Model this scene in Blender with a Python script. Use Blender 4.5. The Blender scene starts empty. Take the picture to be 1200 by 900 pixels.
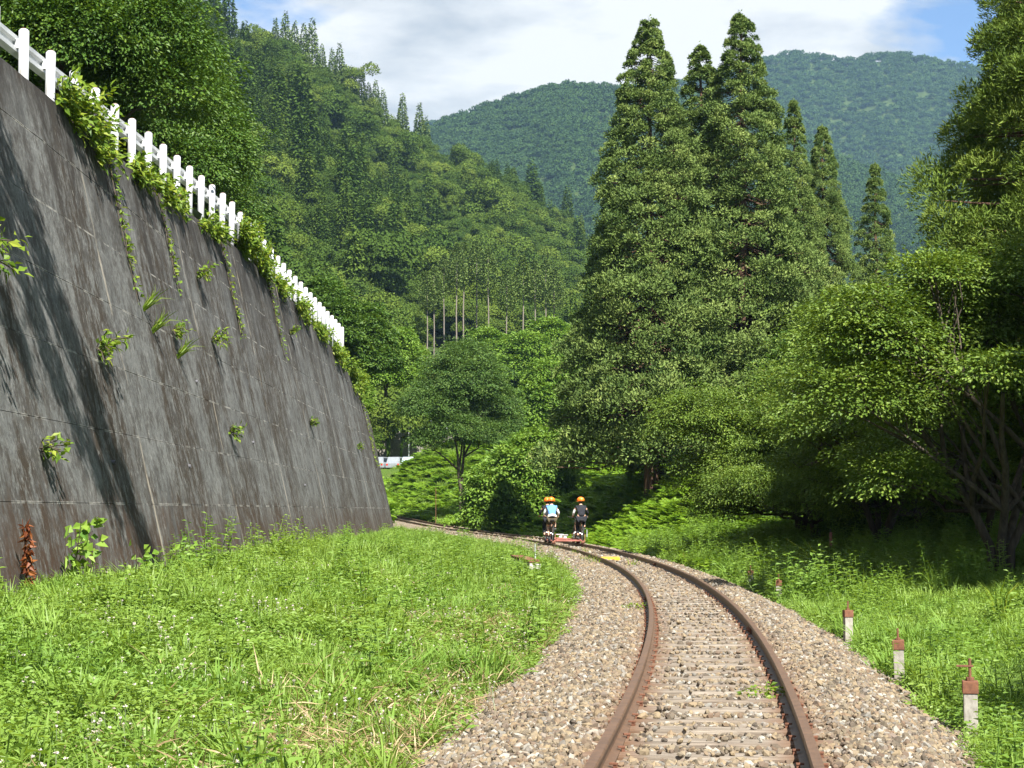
import bpy, bmesh, math, random
import numpy as np
from mathutils import Vector, Matrix, noise as mnoise

random.seed(7)
RNG = np.random.default_rng(7)
SC = bpy.context.scene
COL = SC.collection
R = math.radians

# ---------------------------------------------------------------- camera
F = 2100.0            # focal length in photo pixels (photo is 1200 wide)
HZ = 598.0            # horizon row in the photo
CH = 1.27             # eye height above the rail heads
cam_d = bpy.data.cameras.new('camera')
cam_d.sensor_width = 36.0
cam_d.lens = 36.0 * F / 1200.0
cam_d.clip_start = 0.1
cam_d.clip_end = 9000.0
cam = bpy.data.objects.new('camera', cam_d)
COL.objects.link(cam)
cam.location = (0, 0, CH)
cam.rotation_euler = (R(90) + math.atan((HZ - 450) / F), 0, 0)
SC.camera = cam

# ---------------------------------------------------------------- light
TO_SUN = Vector((0.32, -0.80, 1.0)).normalized()
sun_el = math.asin(TO_SUN.z)
sun_az = math.atan2(TO_SUN.x, TO_SUN.y)
sd = bpy.data.lights.new('sun', 'SUN')
sd.energy = 5.0
sd.angle = R(0.5)
sd.color = (1.0, 0.955, 0.87)
sun = bpy.data.objects.new('sun', sd)
COL.objects.link(sun)
sun.rotation_euler = TO_SUN.to_track_quat('Z', 'Y').to_euler()

W = bpy.data.worlds.new('World')
SC.world = W
W.use_nodes = True
wt = W.node_tree
for n in list(wt.nodes):
    wt.nodes.remove(n)


def WN(t, **kw):
    n = wt.nodes.new(t)
    for k, v in kw.items():
        setattr(n, k, v)
    return n


def wl(a, b):
    wt.links.new(a, b)


out = WN('ShaderNodeOutputWorld')
bg = WN('ShaderNodeBackground')
bg.inputs['Strength'].default_value = 0.06
wl(bg.outputs[0], out.inputs[0])
sky = WN('ShaderNodeTexSky', sky_type='NISHITA')
sky.sun_disc = False
sky.sun_elevation = sun_el
sky.sun_rotation = sun_az
sky.altitude = 500
sky.air_density = 0.8
sky.dust_density = 0.0
sky.ozone_density = 4.0
tc = WN('ShaderNodeTexCoord')
sep = WN('ShaderNodeSeparateXYZ')
wl(tc.outputs['Generated'], sep.inputs[0])


def wmath(op, a, b=None, clamp=False):
    n = WN('ShaderNodeMath', operation=op)
    n.use_clamp = clamp
    for i, v in enumerate((a, b)):
        if v is None:
            continue
        if isinstance(v, (int, float)):
            n.inputs[i].default_value = v
        else:
            wl(v, n.inputs[i])
    return n.outputs[0]


zz = wmath('ADD', wmath('MAXIMUM', sep.outputs['Z'], 0.0), 0.16)
cmb = WN('ShaderNodeCombineXYZ')
wl(wmath('DIVIDE', sep.outputs['X'], zz), cmb.inputs[0])
wl(wmath('DIVIDE', sep.outputs['Y'], zz), cmb.inputs[1])
cn = WN('ShaderNodeTexNoise')
cn.inputs['Scale'].default_value = 1.5
cn.inputs['Detail'].default_value = 9
cn.inputs['Roughness'].default_value = 0.56
cn.inputs['Distortion'].default_value = 0.15
CLOUD = (5.86, 11.97, 1.0)
mpc = WN('ShaderNodeMapping')
mpc.inputs['Location'].default_value = CLOUD
wl(cmb.outputs[0], mpc.inputs['Vector'])
wl(mpc.outputs[0], cn.inputs['Vector'])
cr = WN('ShaderNodeValToRGB')
cr.color_ramp.elements[0].position = 0.45
cr.color_ramp.elements[1].position = 0.52
wl(cn.outputs['Fac'], cr.inputs[0])
cn2 = WN('ShaderNodeTexNoise')
cn2.inputs['Scale'].default_value = 2.6
cn2.inputs['Detail'].default_value = 7
cn2.inputs['Roughness'].default_value = 0.55
mp = WN('ShaderNodeMapping')
mp.inputs['Location'].default_value = (3.1, 1.7, 0.4)
wl(cmb.outputs[0], mp.inputs['Vector'])
wl(mp.outputs[0], cn2.inputs['Vector'])
cc = WN('ShaderNodeValToRGB')
cc.color_ramp.elements[0].position = 0.38
cc.color_ramp.elements[0].color = (3.0, 3.25, 3.6, 1)
cc.color_ramp.elements[1].position = 0.54
cc.color_ramp.elements[1].color = (5.5, 5.5, 5.5, 1)
wl(cn2.outputs['Fac'], cc.inputs[0])
mx = WN('ShaderNodeMix', data_type='RGBA')
wl(cr.outputs['Color'], mx.inputs['Factor'])
wl(sky.outputs[0], mx.inputs[6])
wl(cc.outputs['Color'], mx.inputs[7])
wl(mx.outputs[2], bg.inputs['Color'])

SC.view_settings.view_transform = 'Standard'
SC.view_settings.look = 'None'
SC.view_settings.gamma = 1.0
SC.view_settings.exposure = 1.65
SC.render.engine = 'CYCLES'
try:
    SC.cycles.max_bounces = 6
    SC.cycles.diffuse_bounces = 3
    SC.cycles.glossy_bounces = 2
    SC.cycles.transmission_bounces = 4
    SC.cycles.volume_bounces = 0
    SC.cycles.use_denoising = True
except Exception:
    pass

# ---------------------------------------------------------------- helpers


def tag(o, label=None, cat=None, group=None, kind=None):
    if label:
        o['label'] = label
    if cat:
        o['category'] = cat
    if group:
        o['group'] = group
    if kind:
        o['kind'] = kind
    return o


def link(name, me, mat=None, parent=None, loc=None):
    o = bpy.data.objects.new(name, me)
    COL.objects.link(o)
    if mat is not None and me is not None and len(me.materials) == 0:
        me.materials.append(mat)
    if parent is not None:
        o.parent = parent
    if loc is not None:
        o.location = loc
    return o


def empty(name, loc=(0, 0, 0), rz=0.0):
    o = bpy.data.objects.new(name, None)
    o.empty_display_size = 0.2
    COL.objects.link(o)
    o.location = loc
    o.rotation_euler = (0, 0, rz)
    return o


def copy_tree(o, parent=None):
    c = o.copy()
    COL.objects.link(c)
    c.parent = parent
    for ch in list(o.children):
        copy_tree(ch, c)
    return c


def np_mesh(name, V, F4, tint=None, smooth=False):
    """V (n,3), F4 (m,k) faces of equal size, tint per face"""
    me = bpy.data.meshes.new(name)
    V = np.ascontiguousarray(V, dtype=np.float32)
    F4 = np.ascontiguousarray(F4, dtype=np.int32)
    m, k = F4.shape
    me.vertices.add(len(V))
    me.vertices.foreach_set('co', V.ravel())
    me.loops.add(m * k)
    me.loops.foreach_set('vertex_index', F4.ravel())
    me.polygons.add(m)
    me.polygons.foreach_set('loop_start', np.arange(0, m * k, k, dtype=np.int32))
    me.polygons.foreach_set('use_smooth', np.full(m, smooth, dtype=bool))
    if tint is not None:
        a = me.attributes.new('tint', 'FLOAT', 'FACE')
        a.data.foreach_set('value', np.ascontiguousarray(tint, dtype=np.float32))
    me.update(calc_edges=True)
    return me


def norm(a):
    return a / np.maximum(np.linalg.norm(a, axis=-1, keepdims=True), 1e-9)


def leaf_quads(C, A, N, L, Wd, cup=0.12):
    """kite-shaped leaves folded along the midrib"""
    A = norm(A)
    S = norm(np.cross(A, N))
    Nn = np.cross(S, A)
    n = len(C)
    L = np.broadcast_to(np.asarray(L, float), (n,))[:, None]
    Wd = np.broadcast_to(np.asarray(Wd, float), (n,))[:, None]
    V = np.empty((n, 4, 3))
    V[:, 0] = C
    V[:, 1] = C + A * L * 0.45 + S * Wd * 0.5 + Nn * Wd * cup
    V[:, 2] = C + A * L - Nn * L * 0.12
    V[:, 3] = C + A * L * 0.45 - S * Wd * 0.5 + Nn * Wd * cup
    return V.reshape(-1, 3)


def quads(n):
    return np.arange(n * 4).reshape(n, 4)


class QB:
    """collects quads"""

    def __init__(s):
        s.v, s.f, s.t, s.n = [], [], [], 0

    def leaves(s, C, A, N, L, Wd, tint, cup=0.12):
        n = len(C)
        if n == 0:
            return
        s.v.append(leaf_quads(C, A, N, L, Wd, cup))
        s.f.append(quads(n) + s.n)
        s.t.append(np.broadcast_to(np.asarray(tint, float), (n,)))
        s.n += n * 4

    def raw(s, V, Fq, tint=0.5):
        Fq = np.asarray(Fq)
        s.v.append(np.asarray(V, float))
        s.f.append(Fq + s.n)
        s.t.append(np.full(len(Fq), float(tint)) if np.isscalar(tint) else np.asarray(tint, float))
        s.n += len(V)

    def tube(s, pts, rads, k=6, tint=0.5):
        pts = np.asarray(pts, float)
        rads = np.broadcast_to(np.asarray(rads, float), (len(pts),))
        m = len(pts)
        T = norm(np.gradient(pts, axis=0))
        ref = np.array([0.0, 0, 1.0]) if abs(T[:, 2]).mean() < 0.8 else np.array([1.0, 0, 0])
        U = norm(np.cross(T, ref))
        B = np.cross(T, U)
        a = np.arange(k) / k * 2 * np.pi
        ring = U[:, None, :] * np.cos(a)[None, :, None] + B[:, None, :] * np.sin(a)[None, :, None]
        V = (pts[:, None, :] + ring * rads[:, None, None]).reshape(-1, 3)
        i = np.arange(m - 1)[:, None] * k
        j = np.arange(k)[None, :]
        j2 = (j + 1) % k
        Fq = np.stack([i + j, i + j2, i + k + j2, i + k + j], -1).reshape(-1, 4)
        # end cap as degenerate-free fan of quads
        cap0 = [[0, k - 1 - q, k - 2 - q, k - 2 - q] for q in range(0)]
        s.raw(V, Fq, tint)

    def mesh(s, name, smooth=False):
        return np_mesh(name, np.concatenate(s.v), np.concatenate(s.f), np.concatenate(s.t), smooth)


def rdir(n, rng=RNG):
    return norm(rng.normal(size=(n, 3)))


class MB:
    """bmesh collector for hard things"""

    def __init__(s):
        s.b = bmesh.new()

    def box(s, c, d, rot=None, bev=0.0):
        g = bmesh.ops.create_cube(s.b, size=1.0)
        vs = g['verts']
        bmesh.ops.scale(s.b, vec=d, verts=vs)
        if bev > 0:
            es = list({e for v in vs for e in v.link_edges})
            r = bmesh.ops.bevel(s.b, geom=es, offset=bev, segments=2, affect='EDGES', profile=0.7)
            vs = list({v for f in r['faces'] for v in f.verts} | {v for v in vs if v.is_valid})
        if rot is not None:
            bmesh.ops.rotate(s.b, cent=(0, 0, 0), matrix=rot, verts=vs)
        bmesh.ops.translate(s.b, vec=c, verts=vs)
        return s

    def cyl(s, p0, p1, r0, r1=None, k=12, cap=True):
        p0, p1 = Vector(p0), Vector(p1)
        d = p1 - p0
        g = bmesh.ops.create_cone(s.b, cap_ends=cap, cap_tris=False, segments=k, radius1=r0,
                                  radius2=r0 if r1 is None else r1, depth=d.length)
        q = d.to_track_quat('Z', 'Y').to_matrix()
        bmesh.ops.rotate(s.b, cent=(0, 0, 0), matrix=q, verts=g['verts'])
        bmesh.ops.translate(s.b, vec=(p0 + p1) / 2, verts=g['verts'])
        return s

    def path(s, pts, r, k=8):
        for a, b in zip(pts[:-1], pts[1:]):
            s.cyl(a, b, r, k=k)
        return s

    def ball(s, c, r, sc=(1, 1, 1), u=12, v=8):
        g = bmesh.ops.create_uvsphere(s.b, u_segments=u, v_segments=v, radius=r)
        bmesh.ops.scale(s.b, vec=sc, verts=g['verts'])
        bmesh.ops.translate(s.b, vec=c, verts=g['verts'])
        return s

    def torus(s, c, r, t, axis='X', n=24, k=8):
        rings = []
        for i in range(n):
            a = 2 * math.pi * i / n
            ring = []
            for j in range(k):
                b = 2 * math.pi * j / k
                rr = r + t * math.cos(b)
                p = (t * math.sin(b), rr * math.cos(a), rr * math.sin(a))
                ring.append(s.b.verts.new((p[0] + c[0], p[1] + c[1], p[2] + c[2])))
            rings.append(ring)
        for i in range(n):
            for j in range(k):
                s.b.faces.new((rings[i][j], rings[(i + 1) % n][j], rings[(i + 1) % n][(j + 1) % k], rings[i][(j + 1) % k]))
        return s

    def poly(s, vs, fs):
        vv = [s.b.verts.new(v) for v in vs]
        for f in fs:
            s.b.faces.new([vv[i] for i in f])
        return s

    def mesh(s, name, smooth=False):
        me = bpy.data.meshes.new(name)
        bmesh.ops.recalc_face_normals(s.b, faces=s.b.faces)
        s.b.to_mesh(me)
        s.b.free()
        if smooth:
            me.polygons.foreach_set('use_smooth', np.ones(len(me.polygons), dtype=bool))
        return me


# ---------------------------------------------------------------- materials
class NT:
    def __init__(s, name):
        s.m = bpy.data.materials.new(name)
        s.m.use_nodes = True
        s.t = s.m.node_tree
        for n in list(s.t.nodes):
            s.t.nodes.remove(n)
        s.out = s.n('ShaderNodeOutputMaterial')

    def n(s, t, **kw):
        n = s.t.nodes.new(t)
        for k, v in kw.items():
            setattr(n, k, v)
        return n

    def l(s, a, b):
        s.t.links.new(a, b)

    def put(s, sock, v):
        if isinstance(v, (int, float)):
            sock.default_value = v
        elif isinstance(v, (tuple, list)):
            sock.default_value = tuple(v) if len(v) != 3 or sock.type == 'VECTOR' else (*v, 1)
        else:
            s.l(v, sock)

    def pos(s):
        return s.n('ShaderNodeNewGeometry').outputs['Position']

    def objc(s):
        return s.n('ShaderNodeTexCoord').outputs['Object']

    def map(s, vec, scale=(1, 1, 1), loc=(0, 0, 0), rot=(0, 0, 0)):
        m = s.n('ShaderNodeMapping')
        s.l(vec, m.inputs['Vector'])
        m.inputs['Scale'].default_value = scale
        m.inputs['Location'].default_value = loc
        m.inputs['Rotation'].default_value = rot
        return m.outputs[0]

    def noise(s, vec, scale=1.0, detail=4, rough=0.55, dist=0.0):
        n = s.n('ShaderNodeTexNoise')
        s.l(vec, n.inputs['Vector'])
        n.inputs['Scale'].default_value = scale
        n.inputs['Detail'].default_value = detail
        n.inputs['Roughness'].default_value = rough
        n.inputs['Distortion'].default_value = dist
        return n.outputs['Fac']

    def ramp(s, fac, stops):
        r = s.n('ShaderNodeValToRGB')
        s.l(fac, r.inputs[0])
        e = r.color_ramp.elements
        while len(e) < len(stops):
            e.new(0.5)
        for i, (p, c) in enumerate(stops):
            e[i].position = p
            e[i].color = (c, c, c, 1) if isinstance(c, (int, float)) else (*c, 1)
        return r.outputs['Color']

    def mix(s, f, a, b, blend='MIX'):
        m = s.n('ShaderNodeMix', data_type='RGBA', blend_type=blend)
        s.put(m.inputs['Factor'], f)
        s.put(m.inputs[6], a)
        s.put(m.inputs[7], b)
        return m.outputs[2]

    def math(s, op, a, b=None, clamp=False):
        m = s.n('ShaderNodeMath', operation=op)
        m.use_clamp = clamp
        s.put(m.inputs[0], a)
        if b is not None:
            s.put(m.inputs[1], b)
        return m.outputs[0]

    def attr(s, name, inst=False):
        a = s.n('ShaderNodeAttribute')
        a.attribute_name = name
        if inst:
            a.attribute_type = 'INSTANCER'
        return a.outputs['Fac']

    def rnd(s):
        return s.n('ShaderNodeObjectInfo').outputs['Random']

    def bump(s, h, strength=0.3, dist=0.02):
        b = s.n('ShaderNodeBump')
        s.l(h, b.inputs['Height'])
        b.inputs['Strength'].default_value = strength
        b.inputs['Distance'].default_value = dist
        return b.outputs[0]

    def pbr(s, col, rough=0.7, spec=0.3, metal=0.0, normal=None):
        p = s.n('ShaderNodeBsdfPrincipled')
        s.put(p.inputs['Base Color'], col)
        s.put(p.inputs['Roughness'], rough)
        s.put(p.inputs['Specular IOR Level'], spec)
        s.put(p.inputs['Metallic'], metal)
        if normal is not None:
            s.l(normal, p.inputs['Normal'])
        s.l(p.outputs[0], s.out.inputs[0])
        return p


def leaf_mat(name, c0, c1, c2, trans=0.3, rough=0.5, spec=0.25, inst=False, big=0.0, yellow=None):
    t = NT(name)
    f = t.attr('tint')
    if inst:
        g = t.attr('itint', True)
        f = t.math('ADD', t.math('MULTIPLY', f, 0.55), t.math('MULTIPLY', g, 0.45))
    col = t.ramp(f, [(0.0, c0), (0.5, c1), (1.0, c2)])
    if big > 0:
        nz = t.noise(t.pos(), big, 3)
        col = t.mix(t.ramp(nz, [(0.38, 0.0), (0.66, 0.55)]), col, yellow or c2)
    p = t.n('ShaderNodeBsdfPrincipled')
    t.put(p.inputs['Base Color'], col)
    p.inputs['Roughness'].default_value = rough
    p.inputs['Specular IOR Level'].default_value = spec
    tr = t.n('ShaderNodeBsdfTranslucent')
    t.l(t.mix(1.0, col, (1.25, 1.15, 0.55), 'MULTIPLY'), tr.inputs['Color'])
    ms = t.n('ShaderNodeMixShader')
    ms.inputs[0].default_value = trans
    t.l(p.outputs[0], ms.inputs[1])
    t.l(tr.outputs[0], ms.inputs[2])
    t.l(ms.outputs[0], t.out.inputs[0])
    return t.m


def flat_mat(name, col, rough=0.6, spec=0.3, metal=0.0, var=0.15, scale=6.0):
    t = NT(name)
    nz = t.noise(t.objc(), scale, 4)
    c = t.mix(t.ramp(nz, [(0.3, 0.0), (0.7, 1.0)]), tuple(x * (1 - var) for x in col), tuple(min(1, x * (1 + var)) for x in col))
    t.pbr(c, rough, spec, metal)
    return t.m


M = {}
M['sugi'] = leaf_mat('cedar_foliage', (0.042, 0.078, 0.018), (0.110, 0.162, 0.038), (0.205, 0.255, 0.068), 0.06, 0.6, 0.15)
M['sugi_near'] = leaf_mat('cedar_foliage_near', (0.045, 0.085, 0.014), (0.105, 0.160, 0.024), (0.20, 0.245, 0.04), 0.15, 0.6, 0.15)
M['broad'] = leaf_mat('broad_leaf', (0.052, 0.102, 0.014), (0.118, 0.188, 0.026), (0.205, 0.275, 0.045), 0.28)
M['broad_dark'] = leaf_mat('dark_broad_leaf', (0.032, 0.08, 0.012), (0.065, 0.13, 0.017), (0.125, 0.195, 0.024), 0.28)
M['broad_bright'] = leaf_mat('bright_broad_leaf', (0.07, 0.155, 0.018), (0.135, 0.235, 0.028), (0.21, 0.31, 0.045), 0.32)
M['feather'] = leaf_mat('feathery_leaf', (0.045, 0.10, 0.022), (0.085, 0.155, 0.032), (0.14, 0.21, 0.045), 0.3)
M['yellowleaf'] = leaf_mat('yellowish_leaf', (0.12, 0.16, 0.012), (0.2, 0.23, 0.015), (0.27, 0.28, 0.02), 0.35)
M['vine'] = leaf_mat('vine_leaf', (0.05, 0.115, 0.012), (0.13, 0.21, 0.018), (0.24, 0.28, 0.03), 0.35)
M['ground_leaf'] = leaf_mat('weed_leaf', (0.075, 0.165, 0.022), (0.155, 0.27, 0.042), (0.25, 0.36, 0.08), 0.4, 0.5, 0.35, inst=True, big=0.35, yellow=(0.215, 0.30, 0.05))
M['fern'] = leaf_mat('fern_leaf', (0.08, 0.18, 0.014), (0.16, 0.28, 0.02), (0.25, 0.35, 0.03), 0.38, inst=True)
M['hill'] = leaf_mat('hill_tree_leaf', (0.030, 0.062, 0.012), (0.066, 0.108, 0.018), (0.14, 0.185, 0.030), 0.15, 0.8, 0.05, inst=True)
M['mount'] = leaf_mat('mountain_tree_leaf', (0.024, 0.052, 0.018), (0.040, 0.078, 0.024), (0.070, 0.115, 0.034), 0.1, 0.9, 0.02, inst=True)
M['flower'] = leaf_mat('clover_flower', (0.10, 0.2, 0.03), (0.4, 0.36, 0.34), (0.62, 0.55, 0.55), 0.2)
M['straw'] = leaf_mat('dry_straw', (0.16, 0.11, 0.055), (0.28, 0.21, 0.11), (0.42, 0.34, 0.2), 0.2)
M['rustleaf'] = leaf_mat('dry_leaf', (0.10, 0.028, 0.012), (0.18, 0.055, 0.02), (0.26, 0.10, 0.03), 0.25)


def bark_mat(name, a, b):
    t = NT(name)
    v = t.map(t.objc(), (9, 9, 1.2))
    nz = t.noise(v, 1.5, 6, 0.65)
    t.pbr(t.ramp(nz, [(0.3, a), (0.7, b)]), 0.9, 0.15, normal=t.bump(nz, 0.6, 0.04))
    return t.m


M['bark'] = bark_mat('bark', (0.035, 0.028, 0.022), (0.11, 0.09, 0.07))
M['bark_red'] = bark_mat('cedar_bark', (0.05, 0.028, 0.018), (0.16, 0.10, 0.07))
M['bark_grey'] = bark_mat('grey_bark', (0.10, 0.085, 0.07), (0.24, 0.21, 0.18))
M['bark_pale'] = bark_mat('pale_bark', (0.2, 0.17, 0.14), (0.42, 0.38, 0.32))

# rust
t = NT('rail_rust')
nz = t.noise(t.pos(), 9, 6, 0.7)
nz2 = t.noise(t.pos(), 70, 3)
c = t.ramp(nz, [(0.3, (0.068, 0.040, 0.024)), (0.55, (0.115, 0.067, 0.039)), (0.75, (0.165, 0.088, 0.045))])
c = t.mix(t.ramp(nz2, [(0.4, 0.0), (0.75, 0.5)]), c, (0.055, 0.030, 0.022))
t.pbr(c, 0.55, 0.4, normal=t.bump(nz2, 0.15, 0.004))
M['rail'] = t.m
t = NT('rusty_steel')
nz = t.noise(t.objc(), 22, 6, 0.7)
t.pbr(t.ramp(nz, [(0.25, (0.07, 0.035, 0.024)), (0.5, (0.15, 0.068, 0.042)), (0.8, (0.24, 0.11, 0.055))]), 0.85, 0.2, normal=t.bump(nz, 0.4, 0.006))
M['rust'] = t.m

# sleeper timber
t = NT('weathered_timber')
oc = t.objc()
g = t.noise(t.map(oc, (1.3, 26, 26)), 1.2, 8, 0.7)
g2 = t.noise(oc, 2.0, 3)
c = t.ramp(g, [(0.28, (0.04, 0.032, 0.025)), (0.46, (0.15, 0.125, 0.10)), (0.70, (0.36, 0.315, 0.26))])
c = t.mix(t.ramp(g2, [(0.45, 0.0), (0.75, 0.5)]), c, (0.11, 0.07, 0.05))
sx = t.n('ShaderNodeSeparateXYZ')
t.l(oc, sx.inputs[0])
d = t.math('ABSOLUTE', t.math('SUBTRACT', t.math('ABSOLUTE', sx.outputs[0]), 0.57))
rf = t.ramp(d, [(0.08, 0.75), (0.24, 0.0)])
c = t.mix(rf, c, (0.13, 0.068, 0.038))
t.pbr(c, 0.9, 0.15, normal=t.bump(g, 0.7, 0.01))
M['timber'] = t.m

# ballast stone (instances)
t = NT('ballast_stone')
f = t.attr('itint', True)
c = t.ramp(f, [(0.0, (0.036, 0.034, 0.029)), (0.2, (0.096, 0.082, 0.060)), (0.42, (0.18, 0.152, 0.105)), (0.62, (0.235, 0.185, 0.112)),
               (0.74, (0.12, 0.083, 0.056)), (0.86, (0.155, 0.155, 0.142)), (1.0, (0.34, 0.325, 0.28))])
nz = t.noise(t.objc(), 3.0, 5, 0.65)
c = t.mix(t.ramp(nz, [(0.35, 0.45), (0.65, 0.0)]), c, (0.16, 0.115, 0.085))
c = t.mix(t.math('MULTIPLY', t.attr('rust', True), 0.6), c, (0.14, 0.078, 0.045))
t.pbr(c, 0.85, 0.2)
M['stone'] = t.m

# ballast bed under the stones
t = NT('ballast_gravel')
vo = t.n('ShaderNodeTexVoronoi')
t.l(t.pos(), vo.inputs['Vector'])
vo.inputs['Scale'].default_value = 18
sp = t.n('ShaderNodeSeparateXYZ')
t.l(vo.outputs['Color'], sp.inputs[0])
c = t.ramp(sp.outputs[0], [(0.0, (0.06, 0.05, 0.04)), (0.4, (0.17, 0.14, 0.10)), (0.7, (0.22, 0.17, 0.11)), (1.0, (0.30, 0.27, 0.23))])
t.pbr(c, 0.9, 0.15, normal=t.bump(vo.outputs['Distance'], 0.8, 0.03))
M['bed'] = t.m

# soil / grass ground
t = NT('ground_soil_grass')
p = t.pos()
n1 = t.noise(p, 0.5, 5)
n2 = t.noise(p, 6.0, 5, 0.7)
c = t.mix(t.ramp(n2, [(0.35, 0.0), (0.65, 1.0)]), (0.055, 0.10, 0.02), (0.11, 0.17, 0.035))
c = t.mix(t.ramp(n1, [(0.52, 0.0), (0.70, 0.6)]), c, (0.14, 0.105, 0.055))
t.pbr(c, 0.95, 0.1, normal=t.bump(n2, 0.8, 0.05))
M['ground'] = t.m
t = NT('forest_floor')
n2 = t.noise(t.pos(), 0.15, 6, 0.7)
t.pbr(t.ramp(n2, [(0.3, (0.02, 0.035, 0.01)), (0.7, (0.05, 0.075, 0.02))]), 0.95, 0.1)
M['floor'] = t.m
t = NT('asphalt')
n2 = t.noise(t.pos(), 30, 4)
t.pbr(t.ramp(n2, [(0.3, 0.04), (0.7, 0.075)]), 0.9, 0.2)
M['asphalt'] = t.m

# old wall concrete
t = NT('stained_concrete')
p = t.pos()
fine = t.noise(p, 14, 7, 0.7)
mid = t.noise(p, 1.1, 5, 0.6)
streak = t.noise(t.map(p, (1, 1, 0.10)), 1.15, 8, 0.62)
streak2 = t.noise(t.map(p, (3, 3, 0.5), (3, 8, 1)), 1.0, 8, 0.75)
blot = t.noise(t.map(p, (1, 1, 0.42), (5, 2, 9)), 0.42, 5, 0.6)
speck = t.noise(t.map(p, (1, 1, 0.42)), 4.2, 8, 0.78)
c = t.mix(t.ramp(mid, [(0.3, 0.0), (0.7, 1.0)]), (0.094, 0.097, 0.095), (0.168, 0.171, 0.164))
c = t.mix(t.ramp(fine, [(0.35, 0.6), (0.6, 0.0)]), c, (0.045, 0.045, 0.046))
c = t.mix(t.ramp(streak, [(0.35, 0.6), (0.45, 0.0)]), c, (0.036, 0.036, 0.038))
c = t.mix(t.math('MULTIPLY', t.ramp(streak2, [(0.55, 0.0), (0.75, 1.0)]), 0.22), c, (0.24, 0.235, 0.22))
# brown-black lichen in ragged vertical patches
bl = t.math('MULTIPLY', t.ramp(blot, [(0.47, 0.0), (0.53, 1.0)]), t.ramp(speck, [(0.45, 0.0), (0.52, 1.0)]))
bl = t.math('MULTIPLY', bl, 0.95)
c = t.mix(bl, c, (0.030, 0.021, 0.013))
mot = t.noise(t.map(p, (1, 1, 0.75), (9, 1, 3)), 2.6, 10, 0.82)
c = t.mix(t.ramp(mot, [(0.44, 0.8), (0.52, 0.0)]), c, (0.040, 0.036, 0.032))
mot2 = t.noise(t.map(p, (1, 1, 0.5), (2, 7, 5)), 11, 5, 0.75)
c = t.mix(t.math('MULTIPLY', t.ramp(mot2, [(0.56, 0.0), (0.66, 0.5)]), 1.0), c, (0.26, 0.26, 0.25))
drip = t.noise(t.map(p, (1, 1, 0.06), (2, 3, 7)), 0.8, 7, 0.62)
sxz = t.n('ShaderNodeSeparateXYZ')
t.l(p, sxz.inputs[0])
fall = t.ramp(t.math('DIVIDE', t.math('ADD', sxz.outputs[2], t.math('MULTIPLY', t.math('SUBTRACT', drip, 0.5), 14.0)), 9.0), [(0.62, 0.0), (0.95, 0.95)])
c = t.mix(t.math('MULTIPLY', fall, t.ramp(speck, [(0.36, 0.35), (0.5, 1.0)])), c, (0.024, 0.021, 0.019))
low = t.n('ShaderNodeSeparateXYZ')
t.l(p, low.inputs[0])
# damp brown band along the foot with ragged upper edge
zz_ = t.math('ADD', low.outputs[2], t.math('MULTIPLY', t.math('SUBTRACT', streak2, 0.5), 3.0))
foot = t.math('MULTIPLY', t.ramp(t.math('MULTIPLY', zz_, 0.5), [(0.3, 0.9), (0.85, 0.0)]), t.ramp(speck, [(0.40, 0.15), (0.55, 1.0)]))
c = t.mix(foot, c, (0.050, 0.029, 0.018))
# pale lime specks and runs
lime = t.math('MULTIPLY', t.ramp(t.noise(t.map(p, (1, 1, 0.55), (1, 4, 2)), 3.4, 5, 0.7), [(0.69, 0.0), (0.74, 1.0)]), 0.8)
c = t.mix(lime, c, (0.42, 0.41, 0.38))
# pale lips along the casting joints
lift = t.math('ABSOLUTE', t.math('SUBTRACT', t.math('FRACT', t.math('DIVIDE', t.math('SUBTRACT', low.outputs[2], 0.82), 1.1)), 0.5))
lf = t.math('MULTIPLY', t.ramp(lift, [(0.006, 1.0), (0.02, 0.0)]), t.ramp(t.noise(p, 1.6, 4, 0.7), [(0.48, 0.0), (0.6, 0.8)]))
c = t.mix(lf, c, (0.36, 0.35, 0.32))
for jy in (29.4, 38.2, 47.2, 56.3, 65.4, 74.6):
    dj = t.math('ABSOLUTE', t.math('SUBTRACT', t.math('ADD', low.outputs[1], t.math('MULTIPLY', t.math('SUBTRACT', mid, 0.5), 0.16)), jy))
    jf = t.math('MULTIPLY', t.ramp(dj, [(0.015, 0.65), (0.09, 0.0)]), t.ramp(t.noise(t.map(p, (1, 1, 0.6), (jy, 0, 0)), 1.5, 5, 0.7), [(0.44, 0.0), (0.56, 1.0)]))
    c = t.mix(jf, c, (0.30, 0.27, 0.22))
hgt = t.math('ADD', t.math('MULTIPLY', fine, 0.5), t.math('MULTIPLY', speck, 0.6))
t.pbr(c, 0.9, 0.2, normal=t.bump(hgt, 0.5, 0.03))
M['wall'] = t.m

t = NT('pale_concrete')
nz = t.noise(t.objc(), 14, 6, 0.7)
t.pbr(t.ramp(nz, [(0.3, (0.30, 0.28, 0.25)), (0.7, (0.58, 0.56, 0.52))]), 0.9, 0.2, normal=t.bump(nz, 0.3, 0.005))
M['concrete'] = t.m
t = NT('aged_concrete')
nz = t.noise(t.objc(), 9, 6, 0.7)
t.pbr(t.ramp(nz, [(0.3, (0.13, 0.12, 0.10)), (0.7, (0.27, 0.255, 0.225))]), 0.9, 0.2, normal=t.bump(nz, 0.3, 0.005))
M['concrete_old'] = t.m
t = NT('post_concrete')
nz = t.noise(t.map(t.objc(), (1, 1, 0.5)), 22, 6, 0.75)
nz2 = t.noise(t.objc(), 5, 4, 0.7)
c = t.ramp(nz, [(0.3, (0.17, 0.155, 0.13)), (0.6, (0.32, 0.30, 0.265))])
c = t.mix(t.ramp(nz2, [(0.5, 0.0), (0.68, 0.7)]), c, (0.17, 0.13, 0.085))
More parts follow.
